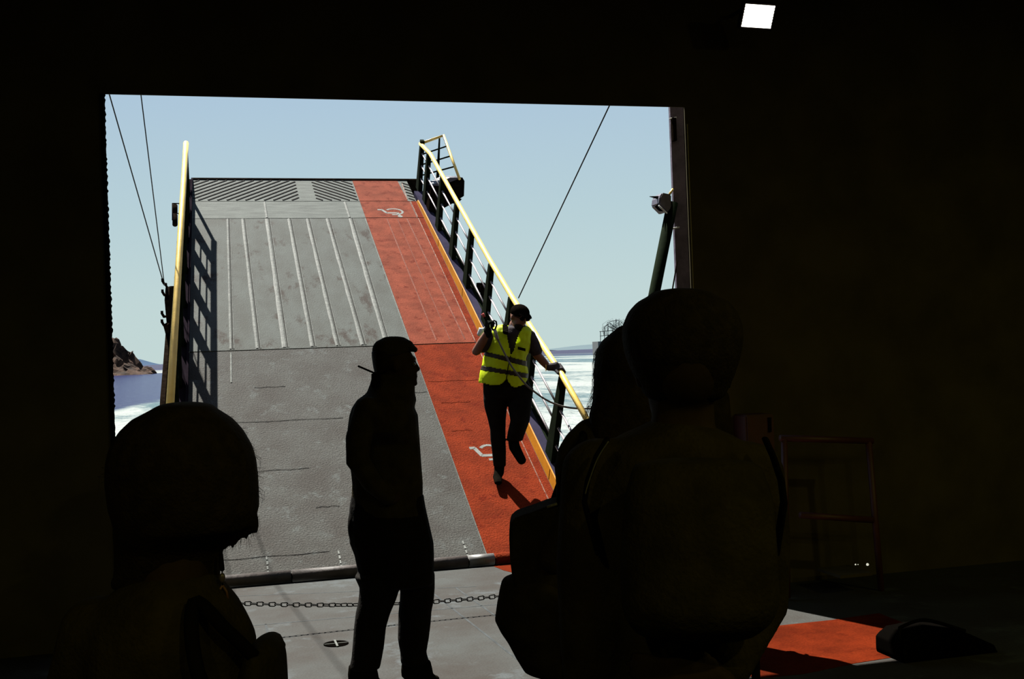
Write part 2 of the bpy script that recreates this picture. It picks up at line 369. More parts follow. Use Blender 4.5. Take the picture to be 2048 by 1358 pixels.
def rocks(name, pxs, Y, thick, m, rough, label, cat, base_y=None, sub=5, haze=None):
    """headland or hill as a relief body: a ridge with front and back slopes, displaced"""
    from mathutils import noise as mn
    n_ = len(pxs); bm = bmesh.new(); P = []
    for x, y in pxs: P.append(onY(x, y, Y))
    xs = np.linspace(P[0].x, P[-1].x, sub * n_); hs = np.interp(xs, [p.x for p in P], [p.z for p in P]); K = 26; G = []
    for X, h in zip(xs, hs):
        row = []
        for k in range(K):
            t = k / (K - 1); d = (t - .5) * 2; hh = (h - ZS) * max(0, 1 - abs(d) ** 1.6)
            q = Vector((X, Y + d * thick, 0)); nz = mn.fractal(Vector((X, d * thick, 3)) * rough[1], .9, 2.1, 6)
            hh = max(0, hh * (1 + rough[0] * nz)) if abs(d) < .99 else 0
            row.append(bm.verts.new((X + rough[2] * mn.noise(Vector((X, d * thick, hh)) * rough[1] * 2), Y + d * thick, ZS - .3 + hh)))
        G.append(row)
    for A, B in zip(G, G[1:]):
        for k in range(K - 1): bm.faces.new((A[k], A[k + 1], B[k + 1], B[k]))
    return tag(fin(name, bm, m), label, cat)
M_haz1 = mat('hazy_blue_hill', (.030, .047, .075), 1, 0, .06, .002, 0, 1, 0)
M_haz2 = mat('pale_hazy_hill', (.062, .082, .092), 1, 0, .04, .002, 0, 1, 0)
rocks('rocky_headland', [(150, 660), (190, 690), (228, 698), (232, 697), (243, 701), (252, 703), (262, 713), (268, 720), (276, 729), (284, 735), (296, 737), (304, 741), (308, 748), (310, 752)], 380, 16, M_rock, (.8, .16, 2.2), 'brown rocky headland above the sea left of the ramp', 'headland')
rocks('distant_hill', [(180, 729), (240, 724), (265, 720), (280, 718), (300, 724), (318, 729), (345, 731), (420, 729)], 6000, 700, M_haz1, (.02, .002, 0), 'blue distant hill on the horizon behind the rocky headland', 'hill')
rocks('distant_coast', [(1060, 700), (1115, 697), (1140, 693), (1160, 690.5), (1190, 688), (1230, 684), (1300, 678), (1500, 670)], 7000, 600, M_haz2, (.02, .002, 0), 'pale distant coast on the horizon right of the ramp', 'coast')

# distant crane ship, pale lattice
cs = empty('crane_ship', onY(1215, 690, 500), 'pale lattice-rigged ship on the horizon above the long-haired woman', 'ship')
M_cs = mat('hazy_grey_ship', (.06, .068, .072), .9, 0, .1, .5)
def ln(q0, q1, r, nm='lattice_bar', Y=500):
    bm = bmesh.new(); tube(bm, [onY(*q0, Y), onY(*q1, Y)], r, 6); return fin(nm, bm, M_cs, cs)
a = onY(1199, 664, 500); b = onY(1260, 690, 500); a = onY(1196, 683, 500); bm = bmesh.new(); box(bm, (a.x, 500, ZS), (b.x, 508, a.z)); fin('hull', bm, M_cs, cs)
for q0, q1 in (((1201, 663), (1201, 690)), ((1199, 663), (1225, 661)), ((1209, 654), (1209, 690)), ((1209, 654), (1216, 648)), ((1216, 644), (1216, 690)), ((1218, 645), (1232, 656)), ((1219, 643), (1236, 640)), ((1226, 650), (1226, 690)), ((1232, 638), (1232, 690)), ((1200, 672), (1240, 668)), ((1216, 652), (1240, 664)), ((1238, 640), (1238, 690))):
    ln(q0, q1, .17)

# ================================================================== THE RAMP
TH_R = radians(29.1); Y0 = 9.11; ct, st = cos(TH_R), sin(TH_R)
ramp = empty('boarding_ramp', (0, Y0, 0), 'raised grey steel boarding ramp with a red walkway strip, sloping up from the deck', 'ramp')
ramp.rotation_euler = (TH_R, 0, 0)
def RW(x, s, h=0): return Vector((x, Y0 + s * ct - h * st, s * st + h * ct))
def rfin(name, bm, m, parent=None, smooth=False): return fin(name, bm, m, parent or ramp, smooth, world=False if (parent is None or parent is ramp) else False)
def xl(s): return -.18 + .016 * s
XR = 3.02; LX0, LX1 = 2.215, 2.93
SE = [(0.03, 3.755), (3.775, 7.40), (7.415, 8.02), (8.035, 8.86)]
plates = []
for i, (s0, s1) in enumerate(SE):
    bm = bmesh.new(); A = [(xl(s0), s0), (XR, s0), (XR, s1), (xl(s1), s1)]
    prism(bm, [(x, s, 0) for x, s in A], (0, 0, -.03))
    plates.append(rfin('deck_plate', bm, (M_ramp, M_ramp2, M_apron, M_apron)[i]))
    # red walkway on this plate
    bm = bmesh.new(); e1 = 2.93 if i < 2 else 2.92
    prism(bm, [(LX0, s0 + .001, 0), (e1 if i < 3 else 2.90, s0 + .001, 0), (e1 - .0 if i < 3 else 2.88, s1 - .001, 0), (LX0, s1 - .001, 0)], (0, 0, .0025))
    o = rfin('red_walkway', bm, M_red if i == 0 else M_redup, plates[-1])
    o['label'] = 'red painted walkway strip'
    if i < 3:   # narrow weathered red margin up to the kerb
        bm = bmesh.new(); prism(bm, [(e1 + .008, s0 + .001, 0), (XR - .004, s0 + .001, 0), (XR - .004, s1 - .001, 0), (e1 + .008, s1 - .001, 0)], (0, 0, .002)); rfin('red_margin', bm, M_red, plates[-1])
bm = bmesh.new(); prism(bm, [(xl(0), 0, -.03), (XR, 0, -.03), (XR, 8.86, -.03), (xl(8.86), 8.86, -.03)], (0, 0, -.03)); rfin('under_plate', bm, M_black)
bm = bmesh.new(); box(bm, (xl(8.9), 8.855, -.25), (XR + .25, 8.90, .015)); rfin('end_beam', bm, M_dark)
for k in range(7):                                  # under-deck stiffeners
    bm = bmesh.new(); s = .5 + k * 1.35; box(bm, (-.1, s, -.32), (3.05, s + .05, -.06)); rfin('cross_beam', bm, M_dark)
# longitudinal weld ribs
M_seam0 = mat('dark_weld_groove', (.014, .013, .012), .8, 0, .3, 20, 0, 1, .03)  # thin dark line beside each weld rib
def rib(x0, s0, x1, s1, w_, m, par):
    bm = bmesh.new(); K = 14
    vsr = []
    for k in range(K + 1):
        t = k / K; x = x0 + (x1 - x0) * t; s = s0 + (s1 - s0) * t; j = w_ * (1 + .35 * (random.random() - .5))
        vsr.append([bm.verts.new((x - j, s, 0)), bm.verts.new((x - j * .4, s, .006)), bm.verts.new((x + j * .4, s, .006)), bm.verts.new((x + j, s, 0))])
    for A, B in zip(vsr, vsr[1:]):
        for k in range(3): bm.faces.new((A[k], B[k], B[k + 1], A[k + 1]))
    return rfin('weld_rib', bm, m, par)
for x0, x1, w_ in ((.39, .30, .012), (.582, .573, .016), (.895, .856, .022), (1.183, 1.147, .017), (1.426, 1.411, .017), (1.691, 1.684, .018), (2.0, 1.945, .021)):
    rib(x0, 7.39, x1, 3.80, w_ * 1.1, M_rib, plates[1]); rib(x0 + w_ + .022, 7.39, x1 + w_ + .022, 3.80, .005, M_rib, plates[1]); rib(x0 + w_ + .010, 7.39, x1 + w_ + .010, 3.80, .004, M_seam0, plates[1])
for x0, x1 in ((.905, .90), (2.003, 2.0)): rib(x0, 8.0, x1, 7.43, .016, M_rib, plates[2])
rib(.30, 3.72, .28, 3.1, .010, M_rib, plates[0])
for x0, x1, w_ in ((2.50, 2.506, .011), (2.775, 2.83, .012), (2.64, 2.66, .006)): rib(x0, 7.37, x1, 3.85, w_, M_redrib, plates[1])
rib(LX0 - .008, 7.39, LX0 - .008, 3.80, .008, M_rib, plates[1]); rib(LX0 - .006, 3.72, LX0 - .006, .06, .004, M_rib, plates[0])
M_redge = mat('sparkle_red_edge', (.17, .11, .08), .5, 0, 0, 22, .6, 80, .1, col2=(.07, .011, .004))  # pale flecks in the colour stand for sparkles along the kerb edge
rib(2.935, 8.75, 2.90, 8.1, .007, M_redge, plates[3])
for i in (0, 1, 2): rib(2.936, SE[i][1] - .02, 2.936, SE[i][0] + .02, .006, M_redge, plates[i])
# transverse seams on the lower plate
M_seam = mat('dark_weld_seam', (.014, .013, .012), .7, 0, .3, 20)
for s, x0, x1 in ((2.98, .5, .8), (2.75, 1.9, 2.2), (2.34, .1, 1.3), (2.95, 2.25, 2.9), (2.52, 2.3, 2.6), (1.52, .3, .9), (1.30, 1.5, 1.7), (.93, .9, 1.1), (.55, 1.3, 1.5), (.32, .0, .95), (2.0, 2.3, 2.5)):
    bm = bmesh.new(); K = 22; V = []
    for k in range(K + 1):
        x = x0 + (x1 - x0) * k / K; j = .001 + .003 * random.random(); c_ = s + .005 * sin(k * .6 + s * 5)
        V.append([bm.verts.new((x, c_ - j, .0028)), bm.verts.new((x, c_, .005)), bm.verts.new((x, c_ + j, .0028))])
    for A, B in zip(V, V[1:]):
        for k in range(2): bm.faces.new((A[k], B[k], B[k + 1], A[k + 1]))
    rfin('weld_seam', bm, M_seam if x0 < 2.2 else mat('dark_red_seam', (.045, .006, .003), .8, spec=.02), plates[0])
for x in (.45, 1.02, 2.05):                          # white paint drips above the hinge
    for k in range(5):
        bm = bmesh.new(); s = .04 + k * .06; box(bm, (x - .006, s, .002), (x + .006 + .003 * (k % 2), s + .04, .004)); rfin('paint_drip', bm, M_white, plates[0])
# herringbone tread bars of the end flap
def clipbars(x0, x1, sgn, x_from, x_to):
    S0, S1 = 8.06, 8.83; xx = x_from
    while xx < x_to:
        # line: s = S0 + t, x = xx + sgn*t*1.0
        t0, t1 = 0, S1 - S0
        if sgn > 0: t0 = max(t0, x0 - xx); t1 = min(t1, x1 - xx)
        else: t0 = max(t0, xx - x1); t1 = min(t1, xx - x0)
        if t1 - t0 > .05:
            a = Vector((xx + sgn * t0, S0 + t0, 0)); b_ = Vector((xx + sgn * t1, S0 + t1, 0)); nn = Vector((-(b_ - a).y, (b_ - a).x, 0)).normalized() * .010
            bm = bmesh.new(); prism(bm, [a - nn, b_ - nn, b_ + nn, a + nn], (0, 0, .008)); rfin('tread_bar', bm, M_tread, plates[3])
        xx += .125
M_tread = mat('shaded_tread_bar', (.006, .0045, .0035), .8, 0, .3, 20, .3, 40, .03)  # bars coloured near black to carry their shadow sides
clipbars(-.03, 1.38, 1, -.72, 1.38); clipbars(1.62, 2.19, -1, 1.70, 2.95); clipbars(2.93, 3.02, -1, 3.0, 3.75)
# wheelchair signs (white paint), read from above
def sign(cx, cs_, k, rot=0, kk=1.0):
    par = plates[2] if cs_ > 7 else plates[0]; bm = bmesh.new()
    def T(x, s): return Vector((cx + x * k, cs_ + s * k * kk, .0025))
    def bar(p, q, w_):
        a, b_ = T(*p), T(*q); d = (b_ - a).normalized(); nn = Vector((-d.y, d.x, 0)) * w_; prism(bm, [a - nn, b_ - nn, b_ + nn, a + nn], (0, 0, .0015))
    W = .020
    bar((.02, -.02), (.0, .11), W); bar((.02, .09), (-.20, .095), W); bar((-.19, .09), (-.265, .235), W); bar((-.25, .235), (-.34, .235), W); bar((.02, .02), (-.11, .02), W * .8)
    pts = []
    for i in range(15):
        a = radians(-55 + i * 195 / 14); pts.append((-.05 + .155 * cos(a), .145 + .125 * sin(a)))
    for p, q in zip(pts, pts[1:]): bar(p, q, W * .8)
    v0 = T(.025, -.055); bmesh.ops.create_cone(bm, cap_ends=True, segments=20, radius1=.040 * k / .9, radius2=.04 * k / .9, depth=.002, matrix=Matrix.Translation(v0 + Vector((0, 0, .001))))
    o = rfin('wheelchair_sign', bm, M_white, par); o['label'] = 'white painted wheelchair symbol'
sign(2.676, 7.50, .76, kk=1.12); sign(2.618, 1.464, .62, kk=1.55)

# kerbs and ledges
bm = bmesh.new(); prism(bm, [(XR, .0, 0), (XR, 8.02, 0), (XR, 7.93, .055), (XR, 7.6, .075), (XR, 5, .125), (XR, 0, .13)], (.012, 0, 0)); k_ = rfin('yellow_kerb', bm, M_ykerb); k_['label'] = 'amber yellow kerb plate'
for s in (1.1, 4.9, 3.0, 6.4):
    bm = bmesh.new(); box(bm, (XR - .002, s, .01), (XR, s + .006, .12)); rfin('kerb_joint', bm, M_dark, k_)
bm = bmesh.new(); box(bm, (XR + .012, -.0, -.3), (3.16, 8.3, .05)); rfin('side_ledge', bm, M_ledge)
bm = bmesh.new(); box(bm, (3.16, -.0, -.3), (3.24, 8.3, .045)); rfin('ledge_shade', bm, M_post)  # outer ledge strip coloured dark to stand for the posts' shadow
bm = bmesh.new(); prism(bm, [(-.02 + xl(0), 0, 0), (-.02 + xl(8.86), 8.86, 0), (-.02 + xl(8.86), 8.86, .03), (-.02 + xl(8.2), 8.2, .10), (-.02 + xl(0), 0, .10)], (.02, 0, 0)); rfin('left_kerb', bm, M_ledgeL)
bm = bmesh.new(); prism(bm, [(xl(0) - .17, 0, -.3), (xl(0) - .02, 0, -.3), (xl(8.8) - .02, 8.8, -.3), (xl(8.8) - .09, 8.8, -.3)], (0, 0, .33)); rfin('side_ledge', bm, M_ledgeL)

# guard rails
HR = .80
def rails(name, xf, s_posts, s_top, s_bot, label, top_pts=None, wp=.028, mbar=None, rt=.028):
    g = empty(name, (0, 0, 0), parent=ramp); g['label'] = label
    bm = bmesh.new(); tube(bm, top_pts, rt, 14); o = rfin('top_rail', bm, M_yellow, g, True); o['label'] = 'yellow top rail'
    for s in s_posts:
        bm = bmesh.new(); x = xf(s)
        pts = [(x, s - .07, .03), (x, s + .14, .03), (x, s + .04, HR + (.12 if (s < 2 and x > 1) else .07 if (s < 2.5 and x > 1) else .02 if (s < 3.5 and x > 1) else -.01)), (x, s - .04, HR + (.12 if (s < 2 and x > 1) else .07 if (s < 2.5 and x > 1) else .02 if (s < 3.5 and x > 1) else -.01))]
        prism(bm, [(p[0] - wp, p[1], p[2]) for p in pts], (wp * 2, 0, 0)); bmesh.ops.bevel(bm, geom=bm.edges[:], offset=.004, segments=1, affect='EDGES'); rfin('post', bm, M_post, g)
    sp_ = sorted(s_posts)
    for h in (.24, .43, .61):
        for a, b_ in zip(sp_, sp_[1:]):
            bm = bmesh.new(); tube(bm, [(xf(a) , a + .03, h), (xf(b_), b_ - .02, h)], .0105, 8); rfin('rail_bar', bm, mbar or M_tube, g, True)
        if sp_[0] - s_bot > .15:
            bm = bmesh.new(); tube(bm, [(xf(sp_[0]), sp_[0], h), (xf(s_bot), s_bot, h)], .0105, 8); rfin('rail_bar', bm, mbar or M_tube, g, True)
    return g
gr = rails('right_guard_rail', lambda s: 3.12, [1.36, 2.3, 3.2, 4.1, 5.1, 5.95, 6.88, 7.85, 8.36], 8.4, .25, 'right guard rail with a yellow top rail and dark posts',
           [(3.12, .25, .93), (3.12, 1.45, .935), (3.12, 2.2, .885), (3.12, 3.2, .84), (3.12, 4.2, .81), (3.12, 7.75, HR), (3.11, 8.05, .765), (3.11, 8.42, .72)])
# outward return of the rail at the ramp's end
A = Vector((3.11, 8.42, .72)); Minv = wm(ramp).inverted()
B = Minv @ onX(887, 271, 3.46); Cc = Minv @ onX(919, 358, 3.50); 
bm = bmesh.new(); tube(bm, [A, A.lerp(B, .5), B, B.lerp(Cc, .5), Cc], .019, 12); o = rfin('end_rail', bm, M_yellow, gr, True)
Ab = Minv @ onX(840, 400, 3.12)
for t in (.25, .48, .72):
    p = A.lerp(Vector((3.11, 8.4, .05)), t); q = B.lerp(Cc, t * 1.0)
    bm = bmesh.new(); tube(bm, [p, q], .011, 8); rfin('end_bar', bm, M_post, gr, True)
pt = Minv @ onX(879, 275, 3.42); pb = Minv @ onX(874, 385, 3.42)
bm = bmesh.new(); limb(bm, [(pt, .012, .012), (pb, .028, .028)], 6, hint=(1, 0, 0)); rfin('end_post', bm, M_post, gr)
# rail on the left, slightly splayed
gl = rails('left_guard_rail', lambda s: -.295 + .0235 * s, [.5, 1.35, 2.2, 3.05, 3.9, 4.8, 5.7, 6.6, 7.4], 8.05, .2, 'left guard rail with a yellow top rail, seen edge-on',
           [(-.29, .2, HR), (-.295 + .0235 * 7.6, 7.6, HR), (-.106, 8.05, HR + .01)], wp=.036, mbar=M_post, rt=.034)
bm = bmesh.new(); tube(bm, [(-.106, 8.05, HR + .005), (-.105, 8.2, .42), (-.10, 8.3, .03)], .022, 10); rfin('end_post', bm, M_post, gl, True)
# dark outrigger box on the right at the ramp's end
bm = bmesh.new()
P_ = [onY(862, 372, 15.6), onY(925, 355, 15.6), onY(929, 362, 15.6), onY(928, 392, 15.6), onY(920, 397, 15.6), onY(924, 398, 15.6), onY(914, 408, 15.6), onY(905, 407, 15.6), onY(872, 425, 15.6), onY(858, 420, 15.6)]
prism(bm, P_, (0, .5, .1)); fin('outrigger_box', bm, M_dark, ramp)
bm = bmesh.new(); prism(bm, [onY(862, 371, 15.55), onY(900, 355, 15.55), onY(924, 355, 15.55), onY(880, 372, 15.55)], (0, .5, .1)); fin('outrigger_lid', bm, mat('violet_steel_lid', (.03, .025, .04), .5), ramp)
# clutter on the outer sides
def blobpart(name, pts, r, m, parent=ramp):
    bm = bmesh.new(); tube(bm, pts, r, 10); return fin(name, bm, m, parent, True)
XG = -.42
bm = bmesh.new()
prof = [(331, 575), (341, 572), (345, 590), (343, 640), (346, 660), (338, 730), (333, 800), (328, 870), (316, 870), (320, 800), (326, 730), (331, 668), (326, 650), (333, 645), (329, 600)]
prism(bm, [onX(x, y, XG) for x, y in prof], (.05, 0, 0)); fin('lifting_girder', bm, M_dark, ramp)
for q in ((327, 563), (326, 628), (326, 645), (327, 585), (334, 572)):
    a = onX(q[0] + 5, q[1] + 5, XG); b_ = onX(q[0] - 2, q[1] - 1, XG); blobpart('hook', [a, (a + b_) / 2 + Vector((0, 0, -.02)), b_, b_ + Vector((0, 0, .03))], .016, M_dark)
for y0, y1 in ((412, 424), (431, 449)):
    a, b_ = onX(350, y0, -.36), onX(350, y1, -.36)
    blobpart('side_lamp', [a + Vector((0, 0, 0)), b_], .045, M_dark)
blobpart('lamp_bracket', [onX(345, 407, -.36), onX(345, 440, -.36)], .010, M_dark); blobpart('lamp_bracket', [onX(345, 407, -.36), onX(360, 407, -.28)], .010, M_dark); blobpart('lamp_bracket', [onX(350, 427, -.36), onX(362, 427, -.28)], .010, M_dark)
for pp in ([(957, 566), (958, 585)], [(966, 566), (965, 590)], [(954, 588), (968, 596)], [(962, 600), (972, 618)]):
    blobpart('deck_cleat', [onX(*pp[0], 3.42), onX(*pp[1], 3.42)], .03, M_dark)

# hinge
hg = empty('ramp_hinge', (0, Y0, .0), 'round brown-grey hinge pipe along the foot of the ramp', 'hinge')
cuts = [-.6, .62, 1.38, 2.02, 2.24, 3.3]
for i, (a, b_) in enumerate(zip(cuts, cuts[1:])):
    bm = bmesh.new(); tube(bm, [(a + .006, Y0 - .035, .045), (b_ - .006, Y0 - .035, .045)], .047, 20); o = fin('hinge_barrel', bm, M_red if i == 4 else (M_pipe if i < 3 else mat('hinge_pipe_pale', (.075, .072, .068), .5, 0, .2, 10)), hg, True)
bm = bmesh.new(); tube(bm, [(-.6, Y0 - .035, .045), (3.3, Y0 - .035, .045)], .02, 10); fin('hinge_pin', bm, M_dark, hg)

# ================================================================== cables
def cable(pts, r, label, grp=None, nm='wire_cable'):
    bm = bmesh.new(); tube(bm, pts, r, 8); return tag(fin(nm, bm, M_cable, None, True), label, 'cable', grp)
L0 = onX(327, 566, XG)
def extend(P, q, Ym, Y=7.5):            # from the lug through a point of the sight line, up to the deckhouse front above the opening
    Q = onY(*q, Ym); d = Q - P; return P + d * ((Y - P.y) / d.y)
cable([L0, extend(L0, (219, 190), 12.0)], .0065, 'dark wire cable from the ramp side, nearest the left jamb')
cable([L0 + Vector((.01, 0, -.03)), extend(L0, (281, 190), 12.0)], .0058, 'dark wire cable from the ramp side, the one nearer the yellow rail')
R0 = onX(1037, 596, 3.42)
cable([R0, extend(R0, (1218, 213), 10.2)], .0065, 'single dark wire cable crossing the sky right of the ramp')
bm = bmesh.new(); box(bm, (-5, YB, 5.1), (8.5, YB + .06, 9.0)); fin('deckhouse_front', bm, M_pillar, wall)

# ================================================================== right side gear outside
wl = empty('winch_head', onY(1330, 405, 8.0), 'small dark fairlead head with a spike, fixed beside the right pillar', 'winch')
bm = bmesh.new(); prism(bm, [onY(x, y, 7.95) for x, y in ((1325, 385), (1343, 389), (1343, 415), (1335, 425), (1318, 408), (1320, 393))], (0, .16, 0)); bmesh.ops.bevel(bm, geom=bm.edges[:], offset=.008, segments=2, affect='EDGES'); fin('housing', bm, mat('violet_casting', (.05, .045, .065), .45, 0, .2, 20), wl)
bm = bmesh.new(); tube(bm, [onY(1322, 396, 8.0), onY(1299, 393, 8.0)], .016, 10, r1=.002); fin('spike', bm, M_dark, wl, True)
bm = bmesh.new(); tube(bm, [onY(1330, 420, 8.0), onY(1320, 419, 8.0), onY(1312, 411, 8.0)], .014, 10); fin('hook', bm, M_dark, wl, True)
bm = bmesh.new(); tube(bm, [onY(1317, 411, 7.93), onY(1334, 427, 7.93)], .006, 8); fin('bright_edge', bm, mat('bright_bolt_steel', (.5, .5, .47)), wl, True)
bm = bmesh.new(); tube(bm, [onY(1338, 390, 8.05), onY(1346, 378, 8.05)], .009, 8); fin('yellow_pipe', bm, M_yellow, wl, True)
bm = bmesh.new(); t0, t1 = onY(1345, 405, 8.0), onY(1308, 590, 8.0); tube(bm, [t0, t1 + (t1 - t0) * 3.0], .042, 16); bp_ = tag(fin('slanted_pole', bm, M_post, None, True), 'thick dark pole leaning beside the right pillar', 'pole')
bm = bmesh.new(); t0, t1 = onY(1355, 520, 8.05), onY(1343, 590, 8.05); tube(bm, [t0, t1 + (t1 - t0) * 8], .006, 8); tag(fin('thin_rod', bm, M_dark, None, True), 'thin dark rod between the leaning pole and the right pillar', 'rod')

# ================================================================== barrier chain
ch = empty('barrier_chain', (OX0, YB - .05, .33), 'black barrier chain hanging low across the opening behind the man in the cap', 'chain')
bm = bmesh.new(); Lk, Wk, rk = .0165, .0125, .0042; pts = []
for k in range(20):
    a = 2 * pi * k / 20; pts.append((Wk * 0 + (Lk if cos(a) > 0 else -Lk) * .55 + Wk * cos(a), Wk * sin(a), 0))
tube(bm, pts, rk, 6, closed=True); bmesh.ops.recalc_face_normals(bm, faces=bm.faces)
lme = bpy.data.meshes.new('link'); bm.to_mesh(lme); bm.free(); lme.shade_smooth(); lme.materials.append(M_chain)
cx = np.array([OX0, .124, .55, 1.0, 1.45, 1.868, 2.6, OX1]); cz = np.array([.315, .243, .158, .122, .108, .108, .16, .26])
# smooth parabola through the measured points
pf = np.polyfit(cx, cz, 3); X = OX0 + .02; i = 0; pitch = .0375
while X < OX1 - .01:
    z = float(np.polyval(pf, X)); dz = float(np.polyval(np.polyder(pf), X)); ang = math.atan(dz)
    o = bpy.data.objects.new('link', lme); C.objects.link(o); o.parent = ch
    o.location = (X - ch.location.x, 0, z - ch.location.z)
    tw = (i % 2) * pi / 2 + (.75 * max(0, 1 - abs(X - .95) / .35)) + .08 * random.random()
    o.rotation_euler = (Matrix.Rotation(-ang, 3, 'Y') @ Matrix.Rotation(pi / 2 + tw, 3, 'X')).to_euler()
    X += pitch * cos(ang); i += 1

# ================================================================== interior fittings
# LED floodlight high on the bulkhead
YL = 7.0; c0 = onY(1492, 8, YL); c1 = onY(1550, 12, YL); dn = (Vector((0, .067, -.114))).normalized()
Wf, Hf = (c1 - c0).length, .157; rx = (c1 - c0).normalized(); nf = rx.cross(dn).normalized()
if nf.y > 0: nf = -nf
fl = empty('floodlight', c0 + rx * Wf / 2 + dn * Hf / 2 - nf * .04, 'square white LED floodlight glowing high on the right of the dark bulkhead', 'lamp')
def fb(name, u0, u1, v0, v1, w0, w1, m):
    bm = bmesh.new(); vs8 = box(bm, (u0, v0, w0), (u1, v1, w1), lambda co: c0 + rx * co.x + dn * co.y + nf * co.z); return fin(name, bm, m, fl)
fb('housing', -.012, Wf + .012, -.012, Hf + .012, -.05, -.004, M_dark)
M_led = emis('led_white', (1.0, .98, .90), 4.5); M_led2 = emis('led_pale', (.95, .97, .88), 1.0)
for k in range(8):
    v = Hf * k / 8; fb('led_bar', 0, Wf, v, v + Hf / 8 * .68, -.004, .004, M_led)
    if k < 7: fb('led_gap', .004, Wf - .004, v + Hf / 8 * .68, v + Hf / 8, -.004, .001, M_led2)
bm = bmesh.new(); q = c0 + rx * Wf / 2 + dn * Hf / 2 - nf * .04; tube(bm, [q, q + Vector((0, .2, .1)), Vector((q.x, YB, q.z + .1))], .014, 8); fin('bracket', bm, M_dark, fl)
# added amber fill lamps out of view, lifting the hold's blacks
M_fill = emis('fill_glow', (1.0, .62, .16), 1.2)
for i, (x, y) in enumerate(((-2.5, -2.5), (1.8, -2.5), (6.0, -2.5), (6.2, 1.6))):
    lp = empty('fill_lamp', (x, y, 4.74), 'round amber fill lamp added out of view, ' + ('nearest the left wall', 'second from the left wall', 'nearest the right wall', 'closest to the opening')[i], 'lamp', 'added amber fill lamps')
    bm = bmesh.new(); bmesh.ops.create_cone(bm, cap_ends=True, segments=24, radius1=.16, radius2=.12, depth=.1, matrix=Matrix.Translation((x, y, 4.72))); fin('housing', bm, M_dark, lp)
    bm = bmesh.new(); bmesh.ops.create_uvsphere(bm, u_segments=20, v_segments=10, radius=.1, matrix=Matrix.Translation((x, y, 4.66))); fin('lens', bm, M_fill, lp, True)
    ld = bpy.data.lights.new('fill_light', 'AREA'); ld.shape = 'DISK'; ld.size = .2; ld.energy = 45; ld.color = (1.0, .90, .20)
    lo = bpy.data.objects.new('fill_light', ld); C.objects.link(lo); lo.location = (0, 0, -.20); lo.parent = lp
# dim red pipe frame on the right
M_dred = mat('dull_red_frame_paint', (.040, .007, .005), .6, 0, .2, 10)
fr = empty('red_pipe_frame', onZ(1560, 1215, 0) + Vector((.6, .2, 0)), 'barely visible dark red pipe barrier in the shadow at right', 'barrier')
for pp in (((1560, 876), (1745, 882)), ((1737, 882), (1765, 1212)), ((1600, 1030), (1745, 1040)), ((1568, 876), (1575, 1195))):
    bm = bmesh.new(); tube(bm, [onY(*pp[0], 6.95), onY(*pp[1], 6.95)], .022, 10); fin('pipe', bm, M_dred, fr, True)
hb = empty('fire_hose_locker', (4.0, 7.38, .9), 'dim dark red locker on the bulkhead behind the group', 'locker')
a, b_ = onY(1485, 830, 7.3), onY(1550, 1060, 7.3); bm = bmesh.new(); box(bm, (a.x, 7.25, b_.z), (b_.x, YB, a.z)); bmesh.ops.bevel(bm, geom=bm.edges[:], offset=.01, segments=2, affect='EDGES'); fin('cabinet', bm, M_dred, hb)
bm = bmesh.new(); box(bm, (b_.x - .05, 7.235, 1.1), (b_.x - .03, 7.25, 1.2)); fin('handle', bm, M_dark, hb)
# small lights low on the right, on a dark shelf
tb = empty('tool_tray', onY(1720, 1136, 6.9), 'tiny glowing lights on a dark shelf low at right', 'shelf')
a, b_ = onY(1680, 1136, 6.9), onY(1745, 1145, 6.9); bm = bmesh.new(); box(bm, (a.x, 6.9, b_.z - .02), (b_.x, 7.2, b_.z)); fin('shelf_board', bm, M_hold, tb)
for x, r in ((1711, .005), (1716, .003), (1735, .009)):
    bm = bmesh.new(); ell(bm, onY(x, 1129, 6.92), r, r, r); fin('small_light', bm, emis('indicator_light', (.9, .9, .75), .7), tb, True)


# ================================================================== PEOPLE
def headprims(bm, c, right, up, back, k=1.0, face=True):
    """head at c facing -back direction (fwd=-back); right is the person's image-side axis"""
    fw_ = -back
    ell(bm, c + up * .025 * k + back * .012 * k, .076 * k, .10 * k, .096 * k, (right, up, back))
    ell(bm, c - up * .045 * k + fw_ * .022 * k, .058 * k, .075 * k, .068 * k, (right, up, back))
    if face:
        ell(bm, c + up * .004 * k + fw_ * .062 * k, .046 * k, .05 * k, .028 * k, (right, up, back))
        limb(bm, [(c + up * .03 * k + fw_ * .074 * k, .012 * k), (c + up * .002 * k + fw_ * .088 * k, .013 * k), (c - up * .022 * k + fw_ * .102 * k, .015 * k, .013 * k)], 8, hint=right); ell(bm, c - up * .024 * k + fw_ * .084 * k, .016 * k, .014 * k, .018 * k, (right, up, back))          # nose
        ell(bm, c + up * .035 * k + fw_ * .078 * k, .055 * k, .012 * k, .018 * k, (right, up, back))                                             # brow
        ell(bm, c - up * .055 * k + fw_ * .086 * k, .024 * k, .007 * k, .010 * k, (right, up, back)); ell(bm, c - up * .066 * k + fw_ * .084 * k, .021 * k, .007 * k, .010 * k, (right, up, back))
        ell(bm, c - up * .095 * k + fw_ * .072 * k, .026 * k, .018 * k, .020 * k, (right, up, back))
        for sgn in (-1, 1): ell(bm, c + right * sgn * .077 * k - up * .005 * k + back * .01, .008 * k, .030 * k, .018 * k, (right, up, back))      # ears
M_eye = mat('eye', (.05, .045, .04), .3)
def eyes(c, right, up, back, par, k=1.0):
    for sgn in (-1, 1):
        bm = bmesh.new(); ell(bm, c + right * sgn * .032 * k + up * .006 * k - back * .083 * k, .014 * k, .009 * k, .012 * k, (right, up, back)); fin('eye', bm, M_eye, par, True)

